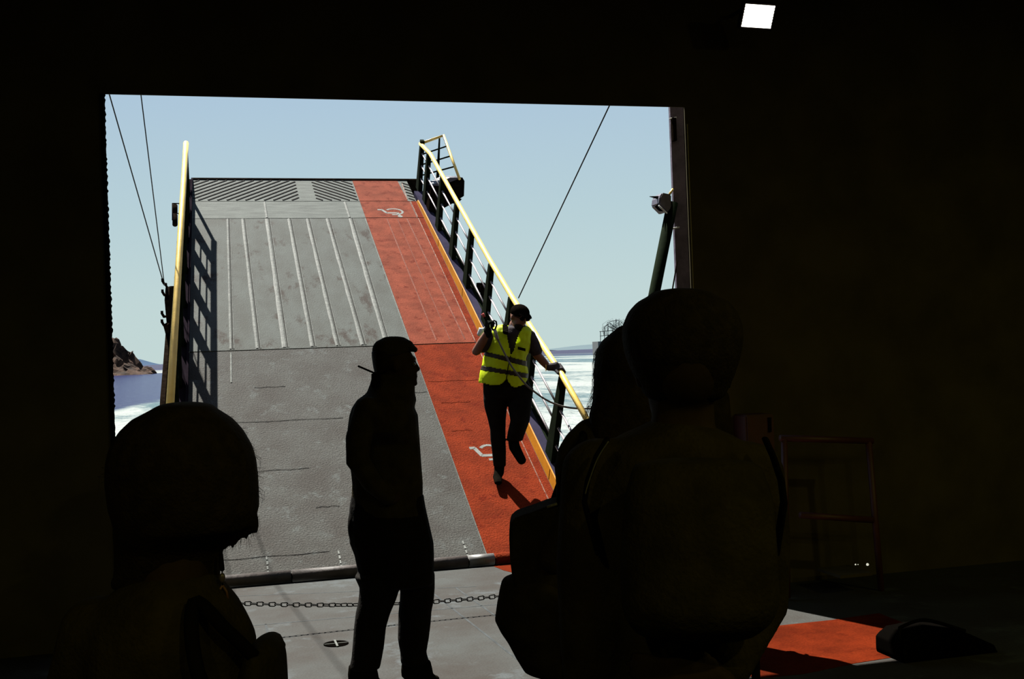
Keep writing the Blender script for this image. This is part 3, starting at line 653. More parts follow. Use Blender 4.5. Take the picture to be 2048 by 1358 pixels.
# ---------------------------------------------------------------- man in the cap (profile, facing right)
D1 = 6.06
crew = empty('person', onZ(783, 1366, 0), 'standing man in a cap in profile facing right, black silhouette before the ramp', 'person')
P1 = lambda x, y, b=0: at(x, y, D1, b)
legL = [(712, 797, 1150), (722, 800, 1172), (720, 792, 1197), (714, 780, 1225), (711, 772, 1252), (708, 768, 1290), (706, 764, 1312), (702, 760, 1332)]
legR = [(790, 867, 1150), (800, 867, 1180), (799, 865, 1205), (796, 860, 1230), (796, 859, 1250), (795, 855, 1282), (800, 850, 1310), (801, 856, 1330)]
pelv = [(704, 846, 990), (700, 850, 1015), (699, 858, 1050), (700, 866, 1085), (710, 867, 1110), (716, 867, 1140), (722, 867, 1165)]
bm = bmesh.new()
hc = P1(797, 730, 0); Rt, Up, Bk = -CF, (CU * .99 - CR * .10).normalized(), -CR      # faces to the image right
headprims(bm, hc, Rt, Up, Bk, 1.0)
limb(bm, [(P1(790, 745), .062), (P1(780, 790), .068)], 12)
rows(bm, [(745, 825, 800), (715, 835, 825), (706, 834, 870), (706, 836, 940), (712, 840, 1000), (710, 855, 1060), (716, 860, 1120)], D1, .62, -.012)
for dat, bk in ((legL, -.03), (legR, .05)): rows(bm, dat, D1, .95, -.016, bk)
shoulderN, shoulderF = P1(752, 812, -.13), P1(775, 812, .15)
armN = [(shoulderN, .062), (P1(730, 872, -.19), .052), (P1(728, 915, -.20), .048), (P1(755, 955, -.20), .042), (P1(790, 990, -.15), .032)]
armF = [(shoulderF, .060), (P1(785, 880, .20), .050), (P1(780, 930, .21), .046), (P1(795, 965, .12), .038), (P1(808, 992, .03), .031)]
limb(bm, armN); limb(bm, armF)
hand(bm, P1(790, 990, -.15), P1(818, 1004, -.02) - P1(790, 990, -.15), CF, CU, .17, curl=(.5, .5, .5, .5))
hand(bm, P1(808, 992, .03), P1(818, 1015, -.06) - P1(808, 992, .03), -CF * .3 - CR, CR, .17, curl=(.4, .4, .4, .4))
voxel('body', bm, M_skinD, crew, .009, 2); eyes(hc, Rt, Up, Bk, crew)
bm = bmesh.new()
rows(bm, [(744, 829, 752, .085), (740, 830, 768, .10), (733, 830, 786, .14), (714, 833, 800, .19), (704, 829, 815, .21), (699, 836, 830, .225), (695, 838, 858, .23), (697, 840, 885), (697, 842, 915), (701, 844, 940), (704, 846, 965), (703, 846, 990), (704, 849, 1012), (706, 853, 1028)], D1, .72)
limb(bm, [(P1(745, 815, -.14), .078), (P1(727, 872, -.20), .068), (P1(726, 912, -.21), .062), (P1(755, 956, -.21), .054), (P1(783, 986, -.165), .045)])
limb(bm, [(P1(775, 815, .15), .076), (P1(785, 880, .21), .066), (P1(780, 932, .22), .062), (P1(793, 964, .13), .054), (P1(803, 986, .05), .044)])
voxel('jacket', bm, M_cloth, crew, .009, 2)
bm = bmesh.new(); rows(bm, [(739, 838, 766, .10), (741, 832, 776, .105)], D1, .8)
bm.free()
bm = bmesh.new(); rows(bm, pelv, D1, .66, .004); [rows(bm, d_, D1, .95, .004, b_) for d_, b_ in ((legL, -.03), (legR, .05))]
ell(bm, P1(704, 1050), .022, .085, .06)
voxel('trousers', bm, M_trous, crew, .009, 2)
for (xa, xb, bk) in ((697, 760, -.03), (800, 866, .05)):
    bm = bmesh.new(); rows(bm, [(xa + 2, xb - 6, 1328, .06), (xa, xb - 2, 1345, .065), (xa + 1, xb, 1358, .06)], D1, .9, 0, bk)
    xc = (xa + xb) / 2; limb(bm, [(P1(xc - 18, 1357, bk), .042, .03), (P1(xc + 6, 1358, bk - .01), .045, .03), (P1(xc + 38, 1362, bk - .03), .038, .022)], 12, hint=CF); o = voxel('boot', bm, M_rubber, crew, .007, 2)
bm = bmesh.new(); rows(bm, [(745, 815, 709, .088), (744, 826, 700, .088), (746, 829, 691, .086), (752, 824, 683, .078), (764, 812, 677, .055)], D1)
limb(bm, [(P1(812, 690), .065, .024), (P1(824, 696), .058, .019), (P1(831, 700), .045, .014)], 12, hint=CF); voxel('cap', bm, M_cloth, crew, .006, 2)
bm = bmesh.new(); rows(bm, [(749, 775, 746, .06), (746, 790, 732, .08), (743.5, 800, 715, .086), (743, 805, 703, .086)], D1); voxel('hair', bm, M_hair, crew, .007, 2)
rad = empty('two_way_radio', P1(757, 750, -.12), 'radio with a thin antenna poking out behind the capped man\'s collar', 'radio')
bm = bmesh.new(); box(bm, (-.02, -.03, -.05), (.02, .03, .03), lambda c: P1(757, 755, -.12) + CR * c.x + CF * c.y + CU * c.z); bmesh.ops.bevel(bm, geom=bm.edges[:], offset=.006, segments=2, affect='EDGES'); fin('casing', bm, M_rubber, rad)
bm = bmesh.new(); tube(bm, [P1(757, 746, -.12), P1(722, 731, -.12)], .005, 8); fin('antenna', bm, M_rubber, rad, True)

# ---------------------------------------------------------------- man in the yellow vest coming down the ramp
D2 = 10.43; s2 = D2 / F_PX
man = empty('person', RW(2.57, 1.12, 0), 'man in a fluorescent yellow vest and dark cap walking down the ramp holding the rail', 'person')
P2 = lambda x, y, b=0: at(x, y, D2, b)
hc2 = P2(1038.5, 635, -.03)
Bk2 = (CF * .80 - CR * .58 + CU * .30).normalized(); Up2 = (CU - Bk2 * CU.dot(Bk2)); Up2 = (Up2 + CR * .10).normalized(); Rt2 = Up2.cross(Bk2).normalized() * -1
if Rt2.dot(CR) < 0: Rt2 = -Rt2
torso = [(1006, 1046, 656, .07), (984, 1063, 666, .095), (980, 1062, 680, .11), (974, 1058, 700, .115), (970, 1053, 722, .115), (968, 1052, 745, .11), (968, 1054, 768, .115), (968, 1060, 788, .12)]
tl = [(968, 1020, 776), (968, 1016, 800), (970, 1013, 815), (977, 1010.5, 840), (981, 1010, 858), (982, 1010, 878), (985, 1011, 902), (988, 1010.5, 932)]
trr = [(1012, 1066, 776, .1, 0), (1017, 1063, 800, .1, -.02), (1018, 1061, 819, .095, -.05), (1022, 1058, 840, .085, -.08), (1017, 1050, 862, .07, -.06), (1014, 1044, 880, .06, -.03)]
elbR, elbL = P2(953, 703, -.10), P2(1075, 711, .0)
wrR, wrL = P2(976, 664, -.17), P2(1096, 734, -.02)
bm = bmesh.new()
headprims(bm, hc2, Rt2, Up2, Bk2, .96)
limb(bm, [(P2(1031, 648, .02), .055), (P2(1026, 668, .03), .06)])
rows(bm, torso, D2, .7, -.012); rows(bm, tl, D2, .9, -.02); rows(bm, trr, D2, .9, -.02)
limb(bm, [(P2(989, 670, .0), .058), (P2(968, 690, -.06), .050), (elbR, .043), (P2(966, 682, -.14), .042), (wrR, .029)])
limb(bm, [(P2(1057, 672, .0), .056), (P2(1068, 694, .0), .048), (elbL, .040), (P2(1087, 724, -.01), .037), (wrL, .030)])
voxel('body', bm, M_skin, man, .0075, 2); 
for sgn in (-1, 1):
    bm = bmesh.new(); ell(bm, hc2 + Rt2 * sgn * .030 + Up2 * .008 - Bk2 * .086, .027, .019, .010, (Rt2, Up2, Bk2)); fin('sunglass_lens', bm, M_rubber, man, True)
bm = bmesh.new(); tube(bm, [hc2 - Rt2 * .078 + Up2 * .012, hc2 - Rt2 * .06 + Up2 * .01 - Bk2 * .08, hc2 + Rt2 * .06 + Up2 * .01 - Bk2 * .08, hc2 + Rt2 * .078 + Up2 * .012], .003, 6); fin('glasses_frame', bm, M_rubber, man, True)
bm = bmesh.new(); ell(bm, hc2 - Up2 * .075 - Bk2 * .045, .056, .048, .052, (Rt2, Up2, Bk2)); ell(bm, hc2 - Up2 * .09 - Bk2 * .07, .032, .030, .026, (Rt2, Up2, Bk2)); voxel('beard', bm, M_hair, man, .007, 2)
# cap
bm = bmesh.new(); ell(bm, hc2 + Up2 * .045 + Bk2 * .010, .083, .076, .100, (Rt2, Up2, Bk2))
cc = hc2 + Up2 * .045 - Bk2 * .07; limb(bm, [(cc, .068, .014), (cc - Bk2 * .035 - Up2 * .010, .060, .009), (cc - Bk2 * .055 - Up2 * .018, .045, .007)], 14, hint=Rt2)
def cutcap(b2):
    bad = [f for f in b2.faces if (f.calc_center_median() - hc2).dot(Up2) < .018]
    bmesh.ops.delete(b2, geom=bad, context='FACES')
voxel('cap', bm, mat('dark_brown_cap', (.004, .003, .0024), 1, 0, .2, 30, .3, 100, .0), man, .006, 2, cutcap)
# hands: gloved, five fingers each
bm = bmesh.new(); hd = (P2(975, 644, -.2) - wrR); hand(bm, wrR, hd, CR * .8 - CF * .3, -CF * .6 - CR * .2, .185, curl=(1.15, 1.2, 1.2, 1.2), thumb=1.0, k=1.25); limb(bm, [(wrR - hd.normalized() * .03, .036), (wrR + hd.normalized() * .02, .034)]); g1 = voxel('glove', bm, mat('black_work_glove', (.008, .009, .007), .95, 0, .3, 60, .3, 200, .0), man, .0055, 2)
rdir = (RW(3.12, 2, HR) - RW(3.12, 1, HR)).normalized(); rc = RW(3.12, 1.62, HR)
gp = RW(3.12, 1.70, HR)
rail_h = lambda s: float(np.interp(s, [.25, 1.45, 2.2, 3.2, 4.2], [.93, .935, .885, .84, .81]))
def rail_at_x(xp):          # s where the rail passes pixel column xp
    lo, hi = .5, 4
    for _ in range(30):
        mid = (lo + hi) / 2
        if topx(RW(3.12, mid, rail_h(mid)))[0] > xp: lo = mid
        else: hi = mid
    return RW(3.12, lo, rail_h(lo))
gc = rail_at_x(1118)
bm = bmesh.new(); pc = gc + CU * .030 - CR * .022 - CF * .01; hd = (pc - wrL)
limb(bm, [(wrL, .034), (wrL.lerp(pc, .55), .038, .034), (pc, .048, .036)], 12)
for k in range(4):                                    # four fingers wrapped over and round the rail
    b0 = pc + rdir * (.036 - .026 * k) - CF * .0
    limb(bm, [(b0 - CR * .01, .0135), (b0 + CR * .040 + CU * .004, .0130), (b0 + CR * .064 - CU * .026, .0122), (b0 + CR * .050 - CU * .052 - CF * .01, .0112)], 8, hint=rdir)
limb(bm, [(pc - rdir * .045 - CR * .02 - CU * .01, .017), (pc - rdir * .050 - CU * .035 - CF * .035, .0135), (pc - rdir * .040 + CR * .022 - CU * .052 - CF * .035, .0115)], 8)
voxel('glove', bm, M_glove, man, .0055, 2)
bm = bmesh.new(); q = wrL - hd.normalized() * .02; a_ = hd.normalized().orthogonal().normalized(); b_ = hd.normalized().cross(a_); tube(bm, [q + (a_ * cos(t * pi / 8) + b_ * sin(t * pi / 8)) * .033 for t in range(16)], .004, 6, closed=True); fin('glove_cuff', bm, M_yellow, man, True)
# shirt
bm = bmesh.new(); rows(bm, torso[:-1], D2, .7, .006)
limb(bm, [(P2(989, 670, 0), .072), (P2(970, 688, -.055), .064), (P2(963, 694, -.07), .060)]); limb(bm, [(P2(1057, 672, 0), .068), (P2(1067, 690, 0), .061), (P2(1073, 704, 0), .056)])
limb(bm, [(P2(1031, 654, .02), .062), (P2(1027, 664, .02), .070)])
voxel('shirt', bm, M_shirt, man, .008, 2)
# vest: open shell over the shirt, V neck, arm holes, front slit at the hem
vest_rows = [(990, 1056, 655, .10), (982, 1063, 664, .125), (981, 1061, 680, .145), (974, 1057, 698, .150), (970, 1052, 714, .152), (966, 1050, 730, .155), (963, 1053, 746, .16), (961, 1052, 762, .165), (961, 1051, 782, .165)]
bm = bmesh.new(); rows(bm, vest_rows, D2, .7, .012, 0, 28)
import bmesh as _b
Vn = [(1003, 640), (1006, 655), (1014, 672), (1022, 711), (1027, 702), (1038, 668), (1046, 655), (1044, 640)]
Hn = [(940, 766), (962, 765), (986, 771), (998, 770.5), (1007, 764), (1014, 756), (1017, 764), (1023, 772), (1031, 775), (1049, 768.5), (1080, 766), (1080, 830), (940, 830)]
def inside(p, poly):
    c_ = False; j = len(poly) - 1
    for i in range(len(poly)):
        a, b = poly[i], poly[j]
        if (a[1] > p[1]) != (b[1] > p[1]) and p[0] < (b[0] - a[0]) * (p[1] - a[1]) / (b[1] - a[1]) + a[0]: c_ = not c_
        j = i
    return c_
def vest_cut(b2):
    for q0, q1 in (((973, 704), (1047.5, 721)), ((972, 711.5), (1047, 731)), ((965, 732), (1052, 747)), ((964, 740), (1054, 756))):
        a, b = P2(*q0), P2(*q1); nrm = (b - a).cross(CF).normalized()
        bmesh.ops.bisect_plane(b2, geom=b2.verts[:] + b2.edges[:] + b2.faces[:], plane_co=a, plane_no=nrm, dist=1e-5)
    bad = []
    for f in b2.faces:
        c_ = f.calc_center_median(); p = topx(c_); front = (c_ - EYE).dot(CF) < D2 + .0
        if p[1] > 785 or (front and (inside(p, Vn))) or (inside(p, Hn)): bad.append(f)
        elif (not front) and p[1] > 772: bad.append(f)
        elif p[1] < 651 and 1008 < p[0] < 1044: bad.append(f)
        else:
            # arm holes on the flanks
            u_ = (c_ - P2(1020, p[1])).dot(CR); hwid = .0
            if 664 < p[1] < 690 and (abs((c_ - EYE).dot(CF) - D2) < .055) and (p[0] < 990 or p[0] > 1052): bad.append(f)
    bmesh.ops.delete(b2, geom=bad, context='FACES')
    # fabric folds
    from mathutils import noise as mn
    for v in b2.verts:
        v.co += v.normal * (.007 * mn.noise(v.co * 9) + .004 * mn.noise(v.co * 22))
def band_test(p):
    y1 = 704 + (p[0] - 973) * 17 / 74.5; y2 = 711.5 + (p[0] - 972) * 19.5 / 75; y3 = 732 + (p[0] - 965) * 15 / 87; y4 = 740 + (p[0] - 964) * 16 / 90
    return (y1 - .2 < p[1] < y2 + .2) or (y3 - .2 < p[1] < y4 + .2)
vest = voxel('vest', bm, M_vest, man, .009, 3, vest_cut); vest['label'] = 'fluorescent yellow high-visibility vest'
b2 = bmesh.new(); b2.from_mesh(vest.data); W_ = wm(vest)
b3 = b2.copy()
bmesh.ops.delete(b2, geom=[f for f in b2.faces if band_test(topx(W_ @ f.calc_center_median()))], context='FACES'); b2.to_mesh(vest.data)
bmesh.ops.delete(b3, geom=[f for f in b3.faces if not band_test(topx(W_ @ f.calc_center_median()))], context='FACES')
for v in b3.verts: v.co += v.normal * .001
me = bpy.data.meshes.new('reflective_band'); b3.to_mesh(me); me.shade_smooth(); me.materials.clear(); b = link('reflective_band', me, M_band, vest, world=False); b['label'] = 'grey reflective bands around the vest'
b2.free(); b3.free()
for o_ in (vest, b):
    md = o_.modifiers.new('solid', 'SOLIDIFY'); md.thickness = .003; md.offset = 1
bm = bmesh.new(); a = P2(1043, 697, -.155); box(bm, (-.035, -.012, -.016), (.035, -.002, .010), lambda c: a + CR * c.x + CF * c.y + CU * c.z + CR * 0 - CU * c.x * .25); fin('chest_badge', bm, M_rubber, vest)
bm = bmesh.new(); tube(bm, [P2(1021, 711, -.162), P2(1016, 735, -.170), P2(1013, 757, -.175)], .004, 6); fin('zip', bm, M_rubber, vest, True)
# trousers, shoes
bm = bmesh.new(); rows(bm, [(966, 1055, 758, .125), (966, 1062, 772, .13), (966, 1066, 784, .13), (967, 1065, 796, .12)], D2, .7, 0); rows(bm, tl, D2, .85, .006); rows(bm, trr, D2, .9, .006); voxel('trousers', bm, M_trous, man, .008, 2)
bm = bmesh.new(); limb(bm, [(P2(999, 930, .02), .048), (P2(998, 945, .0), .046, .05), (P2(995, 952, -.07), .042, .032), (P2(997, 961, -.17), .035, .022)], 12, hint=CR); voxel('shoe', bm, M_rubber, man, .006, 2)
bm = bmesh.new(); limb(bm, [(P2(1027, 882, -.03), .050), (P2(1029, 893, -.05), .052), (P2(1036, 906, -.07), .046, .05), (P2(1044, 920, -.08), .040, .04)], 12, hint=CR); voxel('shoe', bm, M_rubber, man, .006, 2)
bm = bmesh.new(); ell(bm, P2(993, 948, -.03), .02, .008, .02); fin('shoe_trim', bm, mat('pale_grey_trim', (.12, .12, .10), .6), man, True)
# hand microphone on his chest
mic = empty('hand_microphone', P2(1011, 658, -.17), 'grey ribbed radio microphone clipped at the vest man\'s collar', 'radio')
ax = lambda c: P2(1011, 658, -.165) + CR * c.x + CF * c.y + CU * c.z - CU * c.x * .25
bm = bmesh.new(); box(bm, (-.024, -.015, -.05), (.024, .015, .035), ax); bmesh.ops.bevel(bm, geom=bm.edges[:], offset=.006, segments=2, affect='EDGES'); fin('casing', bm, M_rubber, mic)
for k in range(4):
    bm = bmesh.new(); z = .024 - k * .014; box(bm, (-.020, -.019, z - .004), (.020, -.014, z + .003), ax); fin('grille_bar', bm, mat('pale_grey_trim', (.12, .12, .10)), mic)
# rope with eye and ferrule
rope = empty('steel_rope', P2(988, 640, -.22), 'wire rope with an end loop, held in the vest man\'s raised glove, trailing right', 'rope')
lp_ = [(983, 655), (985, 646), (989, 641.5), (993, 644), (994, 651), (991, 659), (987, 660)]
bm = bmesh.new(); tube(bm, [P2(x, y, -.23) for x, y in lp_], .008, 8, closed=True); fin('end_loop', bm, M_cable, rope, True)
bm = bmesh.new(); tube(bm, [P2(990, 660, -.23), P2(996, 678, -.235)], .015, 12); fin('ferrule', bm, mat('grey_ferrule', (.14, .13, .13), .4, .4), rope, True)
rp_ = [(996, 678, -.235), (1003, 693, -.235), (1012, 711, -.235), (1023, 731, -.235), (1037, 750, -.24), (1052, 768, -.22), (1070, 783, -.2), (1090, 797, -.18), (1112, 807, -.16), (1137, 813.5, -.14), (1165, 815.5, -.12), (1200, 814, -.1), (1260, 806, -.05), (1330, 790, 0)]
def smooth_pts(P, k=6):
    out = []
    for i in range(len(P) - 1):
        p0, p1, p2, p3 = P[max(i - 1, 0)], P[i], P[i + 1], P[min(i + 2, len(P) - 1)]
        for j in range(k):
            t = j / k; out.append(.5 * ((2 * p1) + (p2 - p0) * t + (2 * p0 - 5 * p1 + 4 * p2 - p3) * t * t + (3 * p1 - p0 - 3 * p2 + p3) * t ** 3))
    return out + [P[-1]]
bm = bmesh.new(); tube(bm, smooth_pts([P2(*q) for q in rp_]), .0085, 8); o = fin('rope_length', bm, mat('grey_brown_rope', (.065, .055, .045), .6, .1, .2, 60, .3, 300), rope, True)
hk = empty('pull_handle', P2(970, 632, -.2), 'short tool with a red tip in the vest man\'s raised glove', 'tool')
bm = bmesh.new(); tube(bm, [P2(966, 628, -.2), P2(970, 635, -.2)], .013, 10); fin('red_grip', bm, mat('red_plastic', (.35, .03, .02), .4), hk, True)
bm = bmesh.new(); tube(bm, [P2(970, 635, -.2), P2(978, 652, -.2)], .009, 10); fin('shaft', bm, M_rubber, hk, True)
wc = empty('white_fender', P2(964, 662, .12), 'small white rounded fender beside the kerb behind the vest man\'s forearm', 'fender')
bm = bmesh.new(); limb(bm, [(P2(957, 669, .12), .020), (P2(963, 660, .12), .036), (P2(974, 652, .12), .036)], 12); voxel('shell', bm, mat('white_plastic', (.35, .38, .40), .4, transl=.3), wc, .006, 2)
bm = bmesh.new(); tube(bm, [P2(956, 670, .12), P2(958, 668, .11)], .011, 10); fin('cap_end', bm, M_rubber, wc, True)

# ---------------------------------------------------------------- generic dark passenger standing with back to the viewer
def passenger(name_label, D, hx, hy, hr, body_rows, m_top, m_leg, foot_z_px=None, arms=True, headk=1.0, hair=None, k_hand=1.0, armspec=None):
    P = lambda x, y, b=0: at(x, y, D, b)
    pp = D / F_PX
    base = at(hx, hy, D); base = Vector((base.x, base.y, 0)) 
    root = empty('person', base, name_label, 'person')
    bm = bmesh.new(); c = P(hx, hy)
    headprims(bm, c, CR, CU, -CF, headk)                       # faces away from the viewer
    body_pts = [q for q in body_rows]
    limb(bm, [(c - CU * .06, .058), (c - CU * .20, .066)])
    rows(bm, body_pts, D, .55, -.02)
    bot = P((body_pts[-1][0] + body_pts[-1][1]) / 2, body_pts[-1][2]); hw = (body_pts[-1][1] - body_pts[-1][0]) / 2 * pp
    legs = []
    for sg in (-1, 1):
        h_ = bot + CR * sg * hw * .42; h_.z = bot.z - .02
        kn = Vector((h_.x, h_.y, .50)) + CF * -.0; an = Vector((h_.x + .01 * sg, h_.y, .09))
        legs.append([(h_, .092), (h_.lerp(kn, .55), .080), (kn, .060), (kn.lerp(an, .35), .058), (an, .040)])
        limb(bm, legs[-1]); ft = Vector((CF.x, CF.y, 0)).normalized()
        limb(bm, [(an - Vector((0, 0, .03)) - ft * .03, .035), (an - Vector((0, 0, .05)) + ft * .08, .04, .03), (an - Vector((0, 0, .06)) + ft * .16, .032, .018)], 10, hint=CR)
    for W, d_, pts in (armspec or []):
        limb(bm, [(q[0], q[1]) for q in pts]); hand(bm, W, d_, CF, CR, .17, k=k_hand)
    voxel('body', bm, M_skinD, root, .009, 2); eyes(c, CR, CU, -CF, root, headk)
    bm = bmesh.new(); rows(bm, body_pts, D, .6, 0)
    for W, d_, pts in (armspec or []): limb(bm, [(q[0], q[1] + .018) for q in pts[:-1]] + [(pts[-2][0].lerp(pts[-1][0], .85), pts[-1][1] + .014)])
    voxel('jacket', bm, m_top, root, .010, 3)
    bm = bmesh.new(); limb(bm, [(bot + CU * .10, hw * .95, .12), (bot - CU * .04, hw * .98, .125)], 16, hint=CR)
    for l_ in legs: limb(bm, [(q[0], q[1] + .018) for q in l_])
    voxel('trousers', bm, m_leg, root, .010, 2)
    ft = Vector((CF.x, CF.y, 0)).normalized()
    for l_ in legs:
        an = l_[-1][0]; bm = bmesh.new(); limb(bm, [(an - Vector((0, 0, .035)) - ft * .04, .046, .05), (an - Vector((0, 0, .045)) + ft * .08, .048, .042), (an - Vector((0, 0, .062)) + ft * .18, .038, .026)], 12, hint=CR); voxel('shoe', bm, M_rubber, root, .008, 2)
    return root, P

def strands(parent, items, r, m, name='hair_wisp', D=None):
    bm = bmesh.new()
    for pts in items: tube(bm, pts, r, 4, r1=r * .4)
    return tag(fin(name, bm, m, parent, True), kind='stuff')

# ---------------------------------------------------------------- woman with bobbed hair, left foreground
D3 = 2.0
q3 = lambda x, y, b=0: at(x, y, D3, b)
armsL = [(q3(566, 1720, -.12), Vector((0, 0, -1)), [(q3(438, 1262), .042), (q3(466, 1420, -.02), .044), (q3(500, 1560, -.04), .040), (q3(566, 1715, -.12), .028)]),
         (q3(120, 1760, .05), Vector((0, 0, -1)), [(q3(205, 1260), .055), (q3(150, 1420, .02), .048), (q3(135, 1560, .03), .042), (q3(120, 1755, .05), .028)])]
lady, _ = passenger('woman with bobbed hair seen from behind in the left foreground, black silhouette', D3, 352, 962, None,
    [(285, 432, 1150, .07), (240, 450, 1172, .09), (205, 474, 1200, .11), (180, 494, 1236, .12), (170, 512, 1275, .125), (172, 512, 1340, .13), (190, 500, 1450, .13), (200, 490, 1560, .12), (190, 500, 1680, .13), (180, 515, 1780, .14)], M_cloth, M_cloth2, armspec=armsL, headk=.95)
bm = bmesh.new()
rows(bm, [(212, 434, 1175, .06, .02), (222, 434, 1150, .07, .02), (224, 436, 1122, .08, .02), (226, 442, 1095, .09, .02), (226, 470, 1072, .10, .01), (232, 508, 1050, .11), (222, 517, 1015, .12), (216, 515, 965, .125), (217, 511, 925, .125), (224, 503, 895, .12), (243, 484, 862, .11), (268, 462, 838, .095), (310, 428, 816, .07)], D3)
for (x0, y0, x1, y1, r) in ((505, 1040, 512, 1068, .012), (492, 1045, 495, 1080, .010), (475, 1050, 480, 1084, .010), (462, 1055, 470, 1104, .009), (450, 1060, 452, 1100, .012), (438, 1060, 440, 1108, .012)):
    limb(bm, [(q3(x0, y0), r), (q3((x0 + x1) / 2, (y0 + y1) / 2), r * .8), (q3(x1, y1), r * .25)], 8)
hair = voxel('hair', bm, M_hair, lady, .006, 2)
it = []
random.seed(11)
for i in range(240):
    t = random.random(); a = radians(-60 + t * 240)          # around the silhouette
    cx_, cy_ = 367, 955; rr = 1.0
    x = cx_ + 148 * cos(a); y = cy_ - 146 * sin(a); 
    dx = random.uniform(-14, 16); dy = random.uniform(4, 34) 
    sgn = 1 if cos(a) > 0 else -1; b0 = random.uniform(-.05, .05)
    it.append([q3(x - sgn * 8, y + 4, b0), q3(x + sgn * random.uniform(0, 7), y + dy * .4, b0), q3(x + sgn * random.uniform(-4, 9) * .7, y + dy, b0)])
for i in range(70):
    x = random.uniform(440, 518); y = 1030 + random.uniform(0, 20); it.append([q3(x, y), q3(x + random.uniform(-4, 4), y + 22), q3(x + random.uniform(-8, 6), y + random.uniform(35, 62) * (1 if x < 500 else .6))])
strands(hair, it, .00045, M_hair)
gcx = empty('glasses_cord', q3(449, 1110, -.02), 'thin glasses cord with an oval violet bead hanging from the bobbed hair', 'cord')
bm = bmesh.new(); limb(bm, [(q3(448, 1104, -.02), .0035), (q3(450, 1134, -.02), .0045)], 8); fin('cord_sleeve', bm, M_rubber, gcx, True)
bm = bmesh.new(); ell(bm, q3(450.5, 1151, -.02), .0052, .009, .0052); fin('bead', bm, mat('violet_bead', (.07, .055, .085), .3), gcx, True)
bm = bmesh.new(); tube(bm, [q3(450, 1134, -.02), q3(451, 1166, -.02)], .0012, 6); fin('cord', bm, M_rubber, gcx, True)
for sg in (-1, 1):
    bm = bmesh.new(); tube(bm, [q3(451, 1166, -.02), q3(451 + sg * 8, 1178, -.02), q3(451 + sg * 11, 1196, -.02)], .0022, 6); fin('cord_end', bm, mat('dull_orange_cord', (.09, .035, .02), .6), gcx, True)
bag1 = empty('backpack', q3(535, 1340, 0), 'dark gathered bag at the bobbed woman\'s right elbow', 'bag')
bm = bmesh.new(); rows(bm, [(512, 546, 1279, .06), (500, 560, 1290, .09), (490, 567, 1318, .10), (488, 568, 1345, .11), (488, 570, 1380, .11), (480, 575, 1480, .11), (490, 565, 1540, .09)], D3)
for k in range(7): ell(bm, q3(518 + k * 6.5, 1281 + abs(k - 3) * 2 + (k > 4) * 10, 0), .009, .009, .05)
voxel('sack', bm, M_cloth2, bag1, .008, 2)
bm = bmesh.new(); tube(bm, smooth_pts([q3(525, 1290, -.07), q3(480, 1230, -.10), q3(420, 1180, -.10), q3(440, 1300, -.14), q3(510, 1480, -.10)]), .012, 8); fin('strap', bm, M_rubber, bag1, True)

# ---------------------------------------------------------------- woman with long hair, right
D4 = 2.9
q4 = lambda x, y, b=0: at(x, y, D4, b)
arms4 = [(q4(1090, 1130, -.05), (q4(1060, 1180, 0) - q4(1090, 1130, 0)), [(q4(1176, 893), .048), (q4(1158, 960, -.02), .043), (q4(1152, 1040, -.05), .038), (q4(1090, 1130, -.05), .027)]),
         (q4(1430, 1180, .05), Vector((0, 0, -1)), [(q4(1375, 880), .050), (q4(1410, 960, .02), .045), (q4(1420, 1050, .03), .040), (q4(1430, 1180, .05), .027)])]
lady2, _ = passenger('long-haired woman seen from behind, black silhouette left of the tall man', D4, 1258, 752, None,
    [(1215, 1310, 825, .06), (1160, 1375, 842, .085), (1134, 1398, 868, .10), (1116, 1412, 895, .11), (1108, 1415, 930, .12), (1112, 1410, 985, .12), (1125, 1400, 1060, .12), (1120, 1405, 1140, .12), (1105, 1420, 1220, .13), (1100, 1425, 1290, .13)], M_cloth, M_cloth2, armspec=arms4, headk=.93)
bm = bmesh.new(); rows(bm, [(1190, 1330, 905, .05, -.08), (1174, 1335, 830, .06, -.05), (1183, 1332, 800, .08, -.03), (1187, 1330, 765, .10), (1188, 1330, 730, .11), (1192, 1326, 702, .108), (1203, 1316, 682, .095), (1222, 1300, 666, .07)], D4); ell(bm, q4(1258, 664), .035, .02, .035)
hair = voxel('hair', bm, M_hair, lady2, .007, 2)
it = []
for i in range(120):
    t = random.random(); x = 1189 - 16 * max(0, t - .55) / .45; y = 700 + 125 * t; b0 = random.uniform(-.04, .04)
    it.append([q4(x + 5, y - 6, b0), q4(x - random.uniform(0, 4), y + 8, b0), q4(x - random.uniform(0, 9) * (.3 + t), y + random.uniform(12, 30), b0)])
for i in range(34):
    x = random.uniform(1207, 1248); b0 = random.uniform(-.03, .03); h = random.uniform(6, 26); it.append([q4(x, 672, b0), q4(x - 4, 664 - h * .7, b0), q4(x + 8, 662 - h, b0), q4(x + random.uniform(12, 24), 664 - h * .4, b0)])
strands(hair, it, .00045, M_hair)
